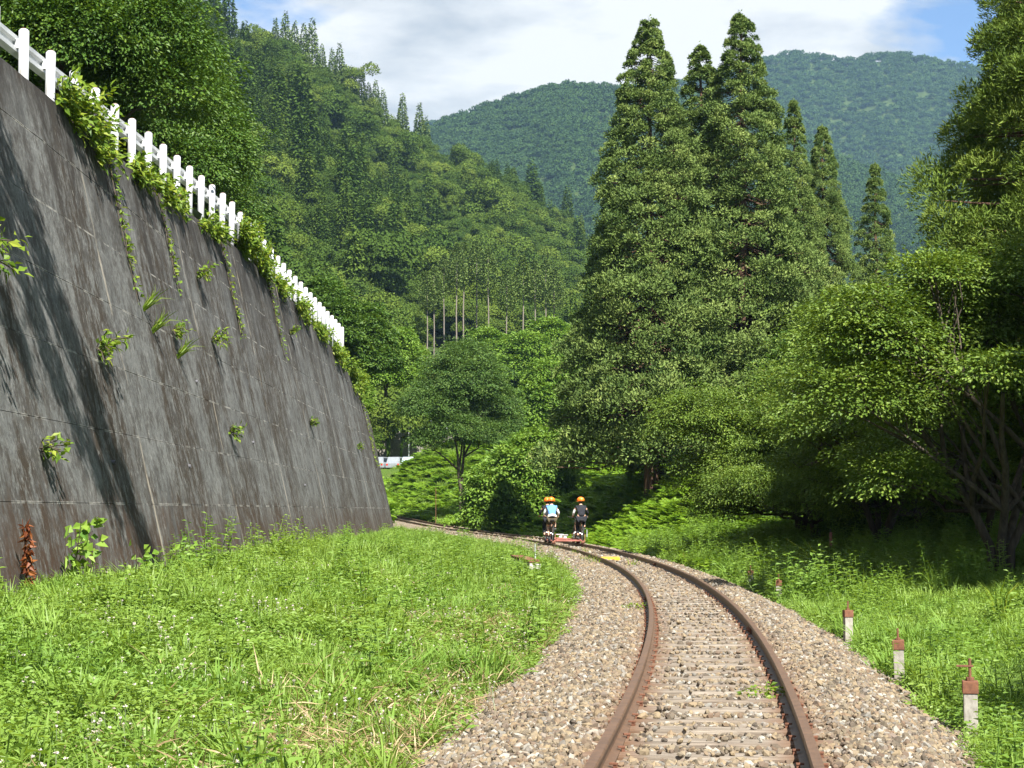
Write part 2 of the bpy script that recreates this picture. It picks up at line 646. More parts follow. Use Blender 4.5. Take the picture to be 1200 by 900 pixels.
t.pbr(c, 0.9, 0.2, normal=t.bump(nz, 0.4, 0.006))
M['concrete_post'] = t.m
t = NT('white_paint')
nz = t.noise(t.map(t.objc(), (8, 8, 1.4)), 1.3, 6, 0.65)
t.pbr(t.mix(t.ramp(nz, [(0.52, 0.0), (0.72, 0.7)]), (0.40, 0.415, 0.44), (0.20, 0.165, 0.13)), 0.45, 0.4)
M['white'] = t.m
t = NT('galvanised_steel')
nz = t.noise(t.map(t.pos(), (6, 1, 6)), 1.5, 5, 0.6)
t.pbr(t.ramp(nz, [(0.3, (0.42, 0.43, 0.44)), (0.7, (0.58, 0.59, 0.60))]), 0.42, 0.5, 0.25)
M['galv'] = t.m
M['orange'] = flat_mat('orange_helmet', (0.85, 0.19, 0.015), 0.3, 0.5, 0, 0.06)
M['skin'] = flat_mat('skin', (0.52, 0.31, 0.21), 0.55, 0.35, 0, 0.08)
M['blue'] = flat_mat('blue_cloth', (0.11, 0.25, 0.56), 0.85, 0.1, 0, 0.12)
M['whitecloth'] = flat_mat('white_cloth', (0.78, 0.78, 0.76), 0.85, 0.1, 0, 0.06)
M['blackcloth'] = flat_mat('black_cloth', (0.022, 0.023, 0.028), 0.85, 0.1, 0, 0.2)
M['greycloth'] = flat_mat('grey_cloth', (0.10, 0.10, 0.11), 0.85, 0.1, 0, 0.2)
M['khaki'] = flat_mat('khaki_cloth', (0.075, 0.062, 0.038), 0.85, 0.1, 0, 0.2)
M['black'] = flat_mat('black_rubber', (0.02, 0.02, 0.02), 0.7, 0.3, 0, 0.2)
M['hair'] = flat_mat('black_hair', (0.015, 0.012, 0.01), 0.5, 0.4, 0, 0.2)
M['redframe'] = flat_mat('faded_red_paint', (0.30, 0.11, 0.085), 0.5, 0.4, 0, 0.15)
M['brownmetal'] = flat_mat('brown_metal', (0.14, 0.08, 0.05), 0.5, 0.4, 0.2, 0.2)
M['chrome'] = flat_mat('bare_metal', (0.45, 0.45, 0.46), 0.35, 0.5, 0.7, 0.1)
M['yellow'] = flat_mat('yellow_paint', (0.78, 0.47, 0.03), 0.6, 0.3, 0, 0.12, 9)
M['glass'] = flat_mat('dark_car_glass', (0.03, 0.04, 0.05), 0.08, 0.6)
M['carblue'] = flat_mat('pale_blue_car_paint', (0.45, 0.55, 0.66), 0.3, 0.5)
M['carwhite'] = flat_mat('white_car_paint', (0.22, 0.24, 0.27), 0.3, 0.5)
M['cardark'] = flat_mat('dark_car_paint', (0.05, 0.055, 0.07), 0.3, 0.5)
M['red'] = flat_mat('red_lamp', (0.5, 0.03, 0.02), 0.3, 0.5)
M['fencegreen'] = flat_mat('green_wire', (0.10, 0.22, 0.17), 0.5, 0.3)


# ---------------------------------------------------------------- layout functions
def cx(Y):
    Y = np.asarray(Y, float)
    return np.where(Y < 42, 3.03 - (42 - Y) ** 2 / 524.0, 3.03 - (Y - 42) ** 2 / 780.0)


def zt(Y):
    Y = np.asarray(Y, float)
    return np.where(Y > 95, 0.0004 * (np.maximum(Y, 95) - 95) ** 2, 0.0)


def heading(Y):
    return math.atan2(float(cx(Y + 0.5) - cx(Y - 0.5)), 1.0)   # + = to the right


def sstep(a, b, x):
    q = np.clip((np.asarray(x, float) - a) / (b - a), 0, 1)
    return q * q * (3 - 2 * q)


def wob(X, Y, s=1.0, seed=0.0):
    """cheap smooth wobble"""
    X = np.asarray(X, float) * s
    Y = np.asarray(Y, float) * s
    return (np.sin(X * 1.3 + 2.1 * np.sin(Y * 0.7 + seed)) + np.sin(Y * 1.7 + 1.7 * np.sin(X * 0.9 + 1 + seed)) + np.sin((X + Y) * 2.9 + seed) * 0.5) / 2.5


def ground(X, Y):
    X = np.asarray(X, float)
    Y = np.asarray(Y, float)
    c = cx(np.clip(Y, -20, 190))
    s = X - c
    base = zt(np.clip(Y, 0, 190))
    # left meadow
    a_ = 1.5 + 2.6 * sstep(38, 58, Y)
    l = -0.34 + 0.52 * sstep(0, 1, (-s - a_) / (6.0 - a_)) + 0.10 * sstep(0, 1, wob(X, Y, 0.9)) * sstep(1.6, 2.6, -s)
    l = np.where(-s < 1.35, -0.5, l)
    # right bank
    A = 0.75 + 2.4 * sstep(52, 82, Y) + 3.0 * sstep(112, 150, Y)
    Wd = 9.0 + 13 * sstep(105, 140, Y)
    r = -0.36 + A * sstep(2.4, Wd, s) + 0.08 * wob(X, Y, 0.8, 2) * sstep(1.6, 3, s) + 0.02 * np.maximum(s - 9, 0)
    r = np.where(s < 1.35, -0.5, r)
    z = np.where(s < 0, l, r) + base
    return z


ROAD_Y = [-10, 20, 28, 49, 62, 81, 100, 160]
ROAD_Z = [7.2, 7.7, 7.98, 8.88, 8.72, 8.72, 8.7, 8.7]
WTOP_Y = [-10, 20, 27, 33.5, 40, 48, 58, 70, 77.6, 86.2]
WTOP_Z = [7.0, 7.6, 7.8, 7.88, 8.06, 8.38, 8.45, 8.1, 7.6, 5.9]


def road_z(Y):
    return np.interp(Y, ROAD_Y, ROAD_Z)


def wtop(Y):
    return np.interp(Y, WTOP_Y, WTOP_Z)


def wall_x(z):
    return -5.65 - 0.23 * (np.asarray(z, float) - 0.4)


def grid_mesh(name, X, Y, Z, smooth=True):
    m, n = X.shape
    V = np.stack([X, Y, Z], -1).reshape(-1, 3)
    i = np.arange(m - 1)[:, None] * n
    j = np.arange(n - 1)[None, :]
    Fq = np.stack([i + j, i + j + 1, i + n + j + 1, i + n + j], -1).reshape(-1, 4)
    return np_mesh(name, V, Fq, None, smooth)


# ---------------------------------------------------------------- scatter (geometry nodes, only for stuff)
def scatter(name, pts, rot, scl, idx, variants, mats, itint, rust=None):
    me = bpy.data.meshes.new(name)
    n = len(pts)
    me.vertices.add(n)
    me.vertices.foreach_set('co', np.ascontiguousarray(pts, dtype=np.float32).ravel())

    def av(nm, arr, typ='FLOAT', key='value'):
        a = me.attributes.new(nm, typ, 'POINT')
        a.data.foreach_set(key, np.ascontiguousarray(arr).ravel())
    av('rot', np.asarray(rot, np.float32), 'FLOAT_VECTOR', 'vector')
    av('scl', np.asarray(scl, np.float32), 'FLOAT_VECTOR', 'vector')
    av('idx', np.asarray(idx, np.int32), 'INT')
    av('itint', np.asarray(itint, np.float32))
    av('rust', np.asarray(rust if rust is not None else np.zeros(n), np.float32))
    o = link(name, me)
    for m_ in mats:
        me.materials.append(m_)
    ng = bpy.data.node_groups.new(name + '_scatter', 'GeometryNodeTree')
    ng.interface.new_socket('Geometry', in_out='INPUT', socket_type='NodeSocketGeometry')
    ng.interface.new_socket('Geometry', in_out='OUTPUT', socket_type='NodeSocketGeometry')
    gi = ng.nodes.new('NodeGroupInput')
    go = ng.nodes.new('NodeGroupOutput')
    join = ng.nodes.new('GeometryNodeJoinGeometry')
    for vm in reversed(variants):
        vo = bpy.data.objects.new(vm.name, vm)
        oi = ng.nodes.new('GeometryNodeObjectInfo')
        oi.inputs['Object'].default_value = vo
        g2 = ng.nodes.new('GeometryNodeGeometryToInstance')
        ng.links.new(oi.outputs['Geometry'], g2.inputs[0])
        ng.links.new(g2.outputs[0], join.inputs[0])
    iop = ng.nodes.new('GeometryNodeInstanceOnPoints')

    def na(nm, typ):
        q = ng.nodes.new('GeometryNodeInputNamedAttribute')
        q.data_type = typ
        q.inputs['Name'].default_value = nm
        return [s for s in q.outputs if s.enabled and s.name == 'Attribute'][0]
    ng.links.new(gi.outputs[0], iop.inputs['Points'])
    ng.links.new(join.outputs[0], iop.inputs['Instance'])
    iop.inputs['Pick Instance'].default_value = True
    ng.links.new(na('idx', 'INT'), iop.inputs['Instance Index'])
    er = ng.nodes.new('FunctionNodeEulerToRotation')
    ng.links.new(na('rot', 'FLOAT_VECTOR'), er.inputs[0])
    ng.links.new(er.outputs[0], iop.inputs['Rotation'])
    ng.links.new(na('scl', 'FLOAT_VECTOR'), iop.inputs['Scale'])
    ng.links.new(iop.outputs[0], go.inputs[0])
    md = o.modifiers.new('scatter', 'NODES')
    md.node_group = ng
    tag(o, kind='stuff')
    return o


def rotz(n, tilt=0.12, rng=RNG):
    return np.stack([rng.normal(0, tilt, n), rng.normal(0, tilt, n), rng.uniform(0, 6.283, n)], 1)


# ================================================================ SETTING
# ground sheet: fine near the track, reaching far beyond the mountains' feet
ys = np.concatenate([[-400, -120, -30], np.arange(-4, 60, 0.8), np.arange(60, 190, 2.0), [200, 240, 330, 600, 1200, 2200, 3400]])
offs = np.concatenate([[-2500, -600, -160, -60, -30, -16, -11], np.arange(-8.5, -1.7, 0.55), [-1.7, -1.5, -1.3, -0.5, 0.5, 1.3, 1.5, 1.7], np.arange(2.1, 14, 0.6), [17, 22, 30, 45, 80, 200, 600, 2500]])
YY, OO = np.meshgrid(ys, offs, indexing='ij')
XX = OO + cx(np.clip(YY, -20, 190)) * np.where(np.abs(OO) > 100, 0, 1)
ZZ = ground(XX, YY)
ZZ = np.where(np.abs(OO) > 100, 0.0, ZZ)
ZZ = np.where(YY > 195, np.minimum(ZZ, 5.5), ZZ)
g = link('ground', grid_mesh('ground', XX, YY, ZZ), M['ground'])
tag(g, 'grassy soil ground on both sides of the railway', kind='structure')

# ballast bed
ys = np.arange(3, 172, 0.7)
prof = [(-2.5, -0.50), (-2.1, -0.38), (-1.45, -0.2), (-1.2, -0.125), (-0.8, -0.118), (-0.62, -0.150), (-0.3, -0.158), (0.3, -0.158), (0.62, -0.150), (0.8, -0.118), (1.2, -0.13), (1.4, -0.22), (1.8, -0.36), (2.25, -0.52)]
PX = np.array([p[0] for p in prof])
PZ = np.array([p[1] for p in prof])
YY, OO = np.meshgrid(ys, PX, indexing='ij')
bedz = np.interp(OO, PX, PZ) + 0.012 * wob(OO * 3, YY * 3) + zt(YY)
b = link('ballast_bed', grid_mesh('ballast_bed', OO + cx(YY), YY, bedz), M['bed'])
tag(b, 'gravel ballast bed under the railway track', kind='structure')


def stone_mesh(seed):
    rng = np.random.default_rng(seed)
    bm = bmesh.new()
    bmesh.ops.create_icosphere(bm, subdivisions=1, radius=0.5)
    for v in bm.verts:
        v.co *= rng.uniform(0.72, 1.12)
    for q in range(3):   # chip flat facets
        n = Vector(rdir(1, rng)[0])
        d = rng.uniform(0.26, 0.40)
        for v in bm.verts:
            e = v.co.dot(n) - d
            if e > 0:
                v.co -= n * e
    bmesh.ops.scale(bm, vec=(1.15, 0.9, 0.72), verts=bm.verts)
    me = bpy.data.meshes.new('stone')
    bm.to_mesh(me)
    bm.free()
    me.materials.append(M['stone'])
    return me


SLEEPER_STEP = 0.60
SLEEPER_Y0 = 6.2


def stones():
    P = []
    for (y0, y1, dens, sc) in ((7.0, 16, 1000, 0.046), (16, 28, 760, 0.050), (28, 45, 460, 0.058), (45, 80, 200, 0.085), (80, 120, 80, 0.13)):
        n = int((y1 - y0) * 4.3 * dens)
        Y = RNG.uniform(y0, y1, n)
        S = RNG.uniform(-2.3, 2.0, n)
        # few stones lie on the sleepers themselves
        ph = ((Y - SLEEPER_Y0) / SLEEPER_STEP) % 1.0
        on = (np.abs(ph - 0.5) > 0.5 - 0.17) & (np.abs(S) < 0.70 + 0.12 * wob(Y, S, 1.7))
        keep = ~on | (RNG.random(n) < 0.15)
        rail = (np.abs(np.abs(S) - 0.565) < 0.085)
        keep &= ~rail
        Y, S, on = Y[keep], S[keep], on[keep]
        k = len(Y)
        z = np.interp(S, PX, PZ) + zt(Y) + RNG.uniform(-0.012, 0.016, k) * (sc / 0.056)
        z = np.where(on, zt(Y) - 0.125 + 0.010, z)
        s = np.minimum(sc * RNG.lognormal(-0.03, 0.33, k), sc * 1.75)
        rust = np.clip(1.0 - np.abs(np.abs(S) - 0.6) / 0.26, 0, 1) * RNG.uniform(0.2, 1, k)
        rust = np.maximum(rust, (RNG.random(k) < 0.08) * 0.5)
        P.append(np.stack([S + cx(Y), Y, z, s, rust], 1))
    P = np.concatenate(P)
    n = len(P)
    rot = RNG.uniform(0, 6.283, (n, 3)) * np.array([0.15, 0.15, 1])
    rot[:, :2] += RNG.normal(0, 0.35, (n, 2))
    scl = P[:, 3:4] * RNG.uniform(0.8, 1.2, (n, 3))
    o = scatter('ballast', P[:, :3], rot, scl, RNG.integers(0, 7, n), [stone_mesh(i) for i in range(7)], [M['stone']], RNG.random(n), P[:, 4])
    tag(o, 'loose cream and brown ballast stones between and beside the rails', kind='stuff')


stones()

# ---------------------------------------------------------------- railway track
track = empty('railway_track', (float(cx(9)), 9, -0.3))
tag(track, 'rusty single railway track curving away to the left over gravel', 'railway track')
RP = [(-0.060, -0.128), (0.060, -0.128), (0.060, -0.118), (0.012, -0.104), (0.008, -0.045), (0.030, -0.034), (0.0325, -0.012), (0.026, -0.001), (0.0, 0.0), (-0.026, -0.001), (-0.0325, -0.012), (-0.030, -0.034), (-0.008, -0.045), (-0.012, -0.104), (-0.060, -0.118)]
inv = Matrix.Translation(-Vector(track.location))
for side in (-0.566, 0.566):
    yy = np.concatenate([np.arange(2.0, 40, 0.5), np.arange(40, 170, 1.0)])
    cxx = cx(yy)
    hd = np.array([heading(v) for v in yy])
    k = len(RP)
    V = []
    for (px, pz) in RP:
        o_ = side + px
        V.append(np.stack([cxx + o_ * np.cos(hd), yy - o_ * np.sin(hd), zt(yy) + pz], 1))
    V = np.stack(V, 1).reshape(-1, 3) - np.array(track.location)
    m = len(yy)
    i = np.arange(m - 1)[:, None] * k
    j = np.arange(k)[None, :]
    j2 = (j + 1) % k
    Fq = np.stack([i + j, i + j2, i + k + j2, i + k + j], -1).reshape(-1, 4)
    me = np_mesh('rail', V, Fq)
    link('rail', me, M['rail'], track)
    for yj in ((20.4, 45.0) if side > 0 else (27.5, 8.2)):
        h = heading(yj)
        mb = MB()
        for s2 in (-1, 1):
            mb.box((s2 * 0.022, 0, -0.072), (0.018, 0.46, 0.062), bev=0.003)
            for q in (-0.17, -0.06, 0.06, 0.17):
                mb.cyl((s2 * 0.03, q, -0.072), (s2 * 0.052, q, -0.072), 0.014, k=6)
        f_ = link('fishplate', mb.mesh('fishplate'), M['rust'], track)
        f_.location = Vector((float(cx(yj)) + side * math.cos(h), yj - side * math.sin(h), float(zt(yj)))) - Vector(track.location)
        f_.rotation_euler = (0, 0, -h)
# sleepers
sl_me = []
for q in range(5):
    rng = np.random.default_rng(60 + q)
    mb = MB()
    mb.box((0, 0, 0), (2.08, 0.205, 0.14), bev=0.012)
    me = mb.mesh('sleeper')
    for v in me.vertices:
        nv = mnoise.noise(Vector((v.co.x * 3, v.co.y * 9, q * 7.3)))
        v.co.z += 0.006 * nv
        v.co.y += 0.008 * nv
    me.materials.append(M['timber'])
    sl_me.append(me)
mb = MB()
mb.box((0, 0, 0.010), (0.020, 0.020, 0.04))
mb.box((0.010, 0, 0.028), (0.044, 0.028, 0.011), bev=0.003)
spike_me = mb.mesh('spike')
spike_me.materials.append(M['rust'])
Y = SLEEPER_Y0
i = 0
while Y < 128:
    h = heading(Y)
    s_ = link('sleeper', sl_me[i % 5], None, track)
    s_.location = Vector((float(cx(Y)), Y, float(zt(Y)) - 0.195 + random.uniform(-0.005, 0.005))) - Vector(track.location)
    s_.rotation_euler = (random.uniform(-0.02, 0.02), 0, -h + random.uniform(-0.02, 0.02) + (math.pi if i % 2 else 0))
    if Y < 31:
        for a in (-0.566 - 0.075, -0.566 + 0.075, 0.566 - 0.075, 0.566 + 0.075):
            k_ = link('spike', spike_me, None, s_)
            k_.location = (a, random.choice((-0.05, 0.05)), 0.07)
            inner = (a < -0.566) or (0 < a < 0.566)
            k_.rotation_euler = (0, 0, (0 if inner else math.pi) + random.uniform(-0.3, 0.3))
    Y += SLEEPER_STEP
    i += 1

# ---------------------------------------------------------------- retaining wall
wall = empty('retaining_wall', (-5.65, 30, 0))
tag(wall, 'tall dark stained concrete retaining wall leaning back beside the grass', 'retaining wall')
JY = [-2, 9, 20.3, 29.4, 38.2, 47.2, 56.3, 65.4, 74.6, 80.5, 86.2]
JZ = [-0.6, 1.37, 2.47, 3.57, 4.67, 5.77, 6.87, 7.97, 9.2]
rngw = np.random.default_rng(5)


def wall_panel(y0, y1, z0, z1, proud):
    ga, gz = 0.006, 0.004
    ny = max(2, int((y1 - y0) / 0.45))
    nz = max(2, int((z1 - z0) / 0.28))
    yy = np.linspace(y0 + ga, y1 - ga, ny + 1)
    top = wtop(yy)
    zt_ = np.minimum(z1 - gz, top)
    if (zt_ <= z0 + 0.02).all():
        return None
    zt_ = np.maximum(zt_, z0 + 0.012)
    fr = np.linspace(0, 1, nz + 1)
    Yg, Fg = np.meshgrid(yy, fr, indexing='ij')
    Zg = z0 + gz + (zt_[:, None] - z0 - gz) * Fg
    rel = 0.010 * wob(Yg, Zg * 1.3, 0.9, 3) + 0.006 * wob(Yg, Zg, 3.1, 1)
    Xg = wall_x(Zg) + proud + rel
    edge = (Fg < 1e-6) | (Fg > 1 - 1e-6) | (Yg <= yy[0]) | (Yg >= yy[-1])
    Xg = Xg - np.where(edge, 0.002, 0)
    n = nz + 1
    m = ny + 1
    front = np.stack([Xg, Yg, Zg], -1).reshape(-1, 3)
    back = front - np.array([0.42, 0, 0])
    V = np.concatenate([front, back])
    ii = np.arange(m - 1)[:, None] * n
    jj = np.arange(n - 1)[None, :]
    Fr = np.stack([ii + jj, ii + n + jj, ii + n + jj + 1, ii + jj + 1], -1).reshape(-1, 4)
    o_ = m * n
    E = []
    for a in range(m - 1):
        E.append([a * n, a * n + o_, (a + 1) * n + o_, (a + 1) * n])
        q = n - 1
        E.append([a * n + q, (a + 1) * n + q, (a + 1) * n + q + o_, a * n + q + o_])
    for b_ in range(n - 1):
        E.append([b_, b_ + 1, b_ + 1 + o_, b_ + o_])
        q = (m - 1) * n
        E.append([q + b_, q + b_ + o_, q + b_ + 1 + o_, q + b_ + 1])
    Fq = np.concatenate([Fr, np.array(E)])
    return np_mesh('wall_panel', V - np.array([-5.65, 30, 0]), Fq)


for a in range(len(JY) - 1):
    for c_ in range(len(JZ) - 1):
        me = wall_panel(JY[a], JY[a + 1], JZ[c_], JZ[c_ + 1], float(rngw.uniform(-0.004, 0.004)))
        if me is not None:
            link('panel', me, M['wall'], wall)
# dark backing behind the joints
ny_ = np.array([-2, 10, 20, 27, 33, 40, 48, 58, 70, 77.6, 86.15])
Bf = np.stack([np.stack([wall_x(np.full(len(ny_), -0.6)) - 0.05, ny_, np.full(len(ny_), -0.6)], 1),
               np.stack([wall_x(wtop(ny_) - 0.05) - 0.05, ny_, wtop(ny_) - 0.05], 1)], 1)
V = Bf.reshape(-1, 3) - np.array([-5.65, 30, 0])
ii = np.arange(len(ny_) - 1) * 2
link('joint_backing', np_mesh('joint_backing', V, np.stack([ii, ii + 2, ii + 3, ii + 1], 1)), M['wall'], wall)
# slim drain pipes in the wall
mbp = [(27.0, 2.0), (33.5, 2.1), (43, 2.9), (52, 2.0), (61, 3.0), (36.5, 3.9)]
for (y_, z_) in mbp:
    x_ = float(wall_x(z_))
    mb = MB()
    mb.cyl((x_ - 0.1, y_, z_), (x_ + 0.045, y_, z_ - 0.01), 0.035, k=12, cap=False)
    mb.cyl((x_ - 0.1, y_, z_), (x_ + 0.045, y_, z_ - 0.01), 0.028, k=12, cap=False)
    o = link('drain_pipe', mb.mesh('drain_pipe'), M['greycloth'], wall)
    o.location = (5.65, -30, 0)

# embankment behind the wall: verge, road, hillside foot
ys = np.concatenate([np.arange(-10, 86, 2.0), [86.1], np.arange(88, 172, 3.0)])
rows = []
for y in ys:
    rz_ = float(road_z(y))
    sh = float(cx(max(y, 86)) - cx(86))
    tz = float(wtop(min(y, 86.2)))
    if y <= 86.15:
        e = [(float(wall_x(tz)) - 0.40, tz - 0.5), (float(wall_x(tz)) - 0.45, tz - 0.06), (-7.75 if tz > 7 else -8.2, rz_ - 0.02), (-8.3, rz_), (-10.8, rz_ + 0.02), (-12.5, rz_ + 1.0), (-24, rz_ + 9), (-40, rz_ + 20), (-70, rz_ + 40)]
    else:
        k = min(1, (y - 86) / 9)
        e = [(-5.6 - 0.3 * (1 - k) + sh * 0.9, -0.5 + float(zt(y))), (-6.2 + sh, 1.0), (-8.3 - 1.4 * k + sh, rz_ - 0.4), (-9 - 1.4 * k + sh, rz_), (-14 - 1.4 * k + sh, rz_ + 0.02), (-16 + sh - k, rz_ + 1.5), (-26 + sh, rz_ + 9), (-40 + sh, rz_ + 20), (-70 + sh, rz_ + 40)]
    rows.append([(a, y, b_) for a, b_ in e])
rows = np.array(rows)
emb = link('embankment', grid_mesh('embankment', rows[:, :, 0], rows[:, :, 1], rows[:, :, 2], False), M['floor'])
tag(emb, 'wooded embankment above the retaining wall', kind='structure')
rows2 = rows[:, 3:5].copy()
rows2[:, :, 2] += 0.03
rd = link('road', grid_mesh('road', rows2[:, :, 0], rows2[:, :, 1], rows2[:, :, 2], False), M['asphalt'])
tag(rd, 'asphalt road on top of the retaining wall', kind='structure')

# guardrail
gr = empty('guardrail', (-7.8, 28.2, float(road_z(28.2))))
tag(gr, 'white roadside guardrail with round posts along the wall top', 'guardrail')
gl = np.array(gr.location)
mb = MB()
mb.cyl((0, 0, -0.75), (0, 0, 0.93), 0.082, k=16)
mb.cyl((0, 0, 0.93), (0, 0, 0.955), 0.082, 0.06, k=16)
post_me = mb.mesh('post', True)
post_me.materials.append(M['white'])
mb = MB()
mb.cyl((0, 0, 0.956), (0, 0, 0.972), 0.058, 0.03, k=12)
cap_me = mb.mesh('post_cap')
cap_me.materials.append(M['rust'])
mb = MB()
mb.box((-0.10, 0, 0.72), (0.07, 0.10, 0.16), bev=0.008)
brk_me = mb.mesh('bracket')
brk_me.materials.append(M['galv'])
y = 28.2 - 1.63 * 4
while y < 83:
    p_ = link('post', post_me, None, gr)
    xx = -7.8
    p_.location = Vector((xx, y, float(road_z(y)))) - Vector(gl)
    p_.rotation_euler = (random.uniform(-0.012, 0.012), random.uniform(-0.012, 0.02), random.uniform(0, 6))
    q_ = link('cap', cap_me, None, p_)
    q2 = link('bracket', brk_me, None, p_)
    q2.rotation_euler = (0, 0, -p_.rotation_euler.z)
    y += 1.63
prof = [(-0.03, -0.175), (0.0, -0.155), (0.055, -0.125), (0.055, -0.06), (0.0, -0.02), (0.0, 0.02), (0.055, 0.06), (0.055, 0.125), (0.0, 0.155), (-0.03, 0.175)]
yy = np.arange(20, 83.5, 1.63 * 1.0)
BX = np.array([[-7.97 + p[0] for p in prof]] * len(yy))
BY = np.repeat(yy[:, None], len(prof), 1)
BZ = road_z(yy)[:, None] + 0.72 + np.array([[p[1] for p in prof]])
me = grid_mesh('beam', BX - gl[0], BY - gl[1], BZ - gl[2], False)
bo = link('beam', me, M['galv'], gr)
so = bo.modifiers.new('thick', 'SOLIDIFY')
so.thickness = 0.006

# ================================================================ TREES


def broad_tree_meshes(name, lobes, n_twigs, per, leaf, mat, base=(0, 0, 0), trunk_r=0.18, seed=1, spread=0.32, flat=1.0, stems=1, inner=0.55, stem_lean=0.25, bark='bark'):
    """lobes: list of (cx,cy,cz, rx,ry,rz) relative to the base"""
    rng = np.random.default_rng(seed)
    qb = QB()
    L = np.array(lobes, float)
    vol = (L[:, 3] * L[:, 4] + L[:, 3] * L[:, 5] + L[:, 4] * L[:, 5])
    pick = rng.choice(len(L), n_twigs, p=vol / vol.sum())
    d = rdir(n_twigs, rng)
    d[:, 2] = np.where(d[:, 2] < -0.55, -d[:, 2], d[:, 2])
    rr = inner + (1 - inner) * rng.random(n_twigs) ** 0.6
    rr = np.where(rng.random(n_twigs) < 0.13, rr * rng.uniform(1.0, 1.35, n_twigs), rr)
    rr *= 1 + 0.12 * np.sin(d[:, 0] * 7 + pick) * np.sin(d[:, 2] * 6 + d[:, 1] * 5)
    P = L[pick, :3] + d * L[pick, 3:] * rr[:, None]
    ok = P[:, 2] > 0.25
    P, d, pick = P[ok], d[ok], pick[ok]
    nt = len(P)
    up = np.array([0, 0, 1.0])
    tn = norm(up * flat + d * 0.45 + rng.normal(0, 0.28, (nt, 3)))
    U = norm(np.cross(tn, rng.normal(size=(nt, 3))))
    B = np.cross(tn, U)
    ang = rng.uniform(0, 6.283, (nt, per))
    rad = spread * np.sqrt(rng.random((nt, per)))
    off = (U[:, None] * np.cos(ang)[..., None] + B[:, None] * np.sin(ang)[..., None])
    C = P[:, None] + off * rad[..., None] + rng.normal(0, spread * 0.09, (nt, per, 3)) - (tn * 0.5 + up * 0.5)[:, None] * (rad ** 2 / spread * 0.35)[..., None]
    A = off + d[:, None] * 0.7 + rng.normal(0, 0.4, (nt, per, 3)) - up * 0.25
    N = tn[:, None] + rng.normal(0, 0.35, (nt, per, 3))
    tt = np.clip(rng.normal(0.45, 0.16, (nt, 1)) + rng.normal(0, 0.17, (nt, per)), 0, 1)
    n = nt * per
    qb.leaves(C.reshape(-1, 3), A.reshape(-1, 3), N.reshape(-1, 3), leaf * rng.uniform(0.7, 1.25, n), leaf * rng.uniform(0.45, 0.7, n), tt.reshape(-1))
    crown = qb.mesh(name + '_crown')
    crown.materials.append(mat)
    wb = QB()
    tops = []
    for s in range(stems):
        a = 6.283 * s / max(stems, 1) + rng.uniform(0, 1)
        ln = stem_lean * (1 if stems > 1 else 0.3)
        zc = L[:, 2].mean()
        p = [np.array([0.12 * (stems > 1) * math.cos(a), 0.12 * (stems > 1) * math.sin(a), -0.3])]
        for q in range(1, 6):
            f = q / 5
            p.append(np.array([math.cos(a) * ln * zc * f ** 1.4, math.sin(a) * ln * zc * f ** 1.4, zc * 0.85 * f]) + rng.normal(0, 0.06, 3) * trunk_r * 4)
        wb.tube(p, trunk_r * (1 if stems == 1 else 0.62) * np.array([1.35, 1.0, 0.88, 0.75, 0.6, 0.42]), 9)
        tops.append(p)
    for q in range(len(L)):
        st = tops[q % len(tops)]
        k = rng.integers(2, 5)
        s0 = st[k]
        e = L[q, :3] + np.array([0, 0, -0.1])
        mid = (s0 + e) / 2 + rng.normal(0, 0.2, 3) + np.array([0, 0, -0.15])
        wb.tube([s0, (s0 + mid) / 2 + rng.normal(0, 0.05, 3), mid, (mid + e) / 2 + rng.normal(0, 0.08, 3), e], trunk_r * np.array([0.42, 0.36, 0.28, 0.2, 0.1]), 6)
        for w in range(6):
            dd = rdir(1, rng)[0]
            dd[2] = abs(dd[2]) * 0.6
            tip = L[q, :3] + dd * L[q, 3:] * 0.85
            s1 = mid + (e - mid) * rng.random()
            wb.tube([s1, (s1 + tip) / 2 + rng.normal(0, 0.12, 3), tip], trunk_r * np.array([0.16, 0.1, 0.03]), 5)
    trunk = wb.mesh(name + '_trunk', True)
    trunk.materials.append(M[bark])
    return crown, trunk


def place_tree(name, crown, trunk, loc, label, cat='tree', rz=0.0, sc=1.0, group=None):
    r = empty(name, loc, rz)
    r.scale = (sc, sc, sc) if np.isscalar(sc) else sc
    tag(r, label, cat, group)
    link('crown', crown, None, r)
    if trunk is not None:
        link('trunk', trunk, None, r)
    return r


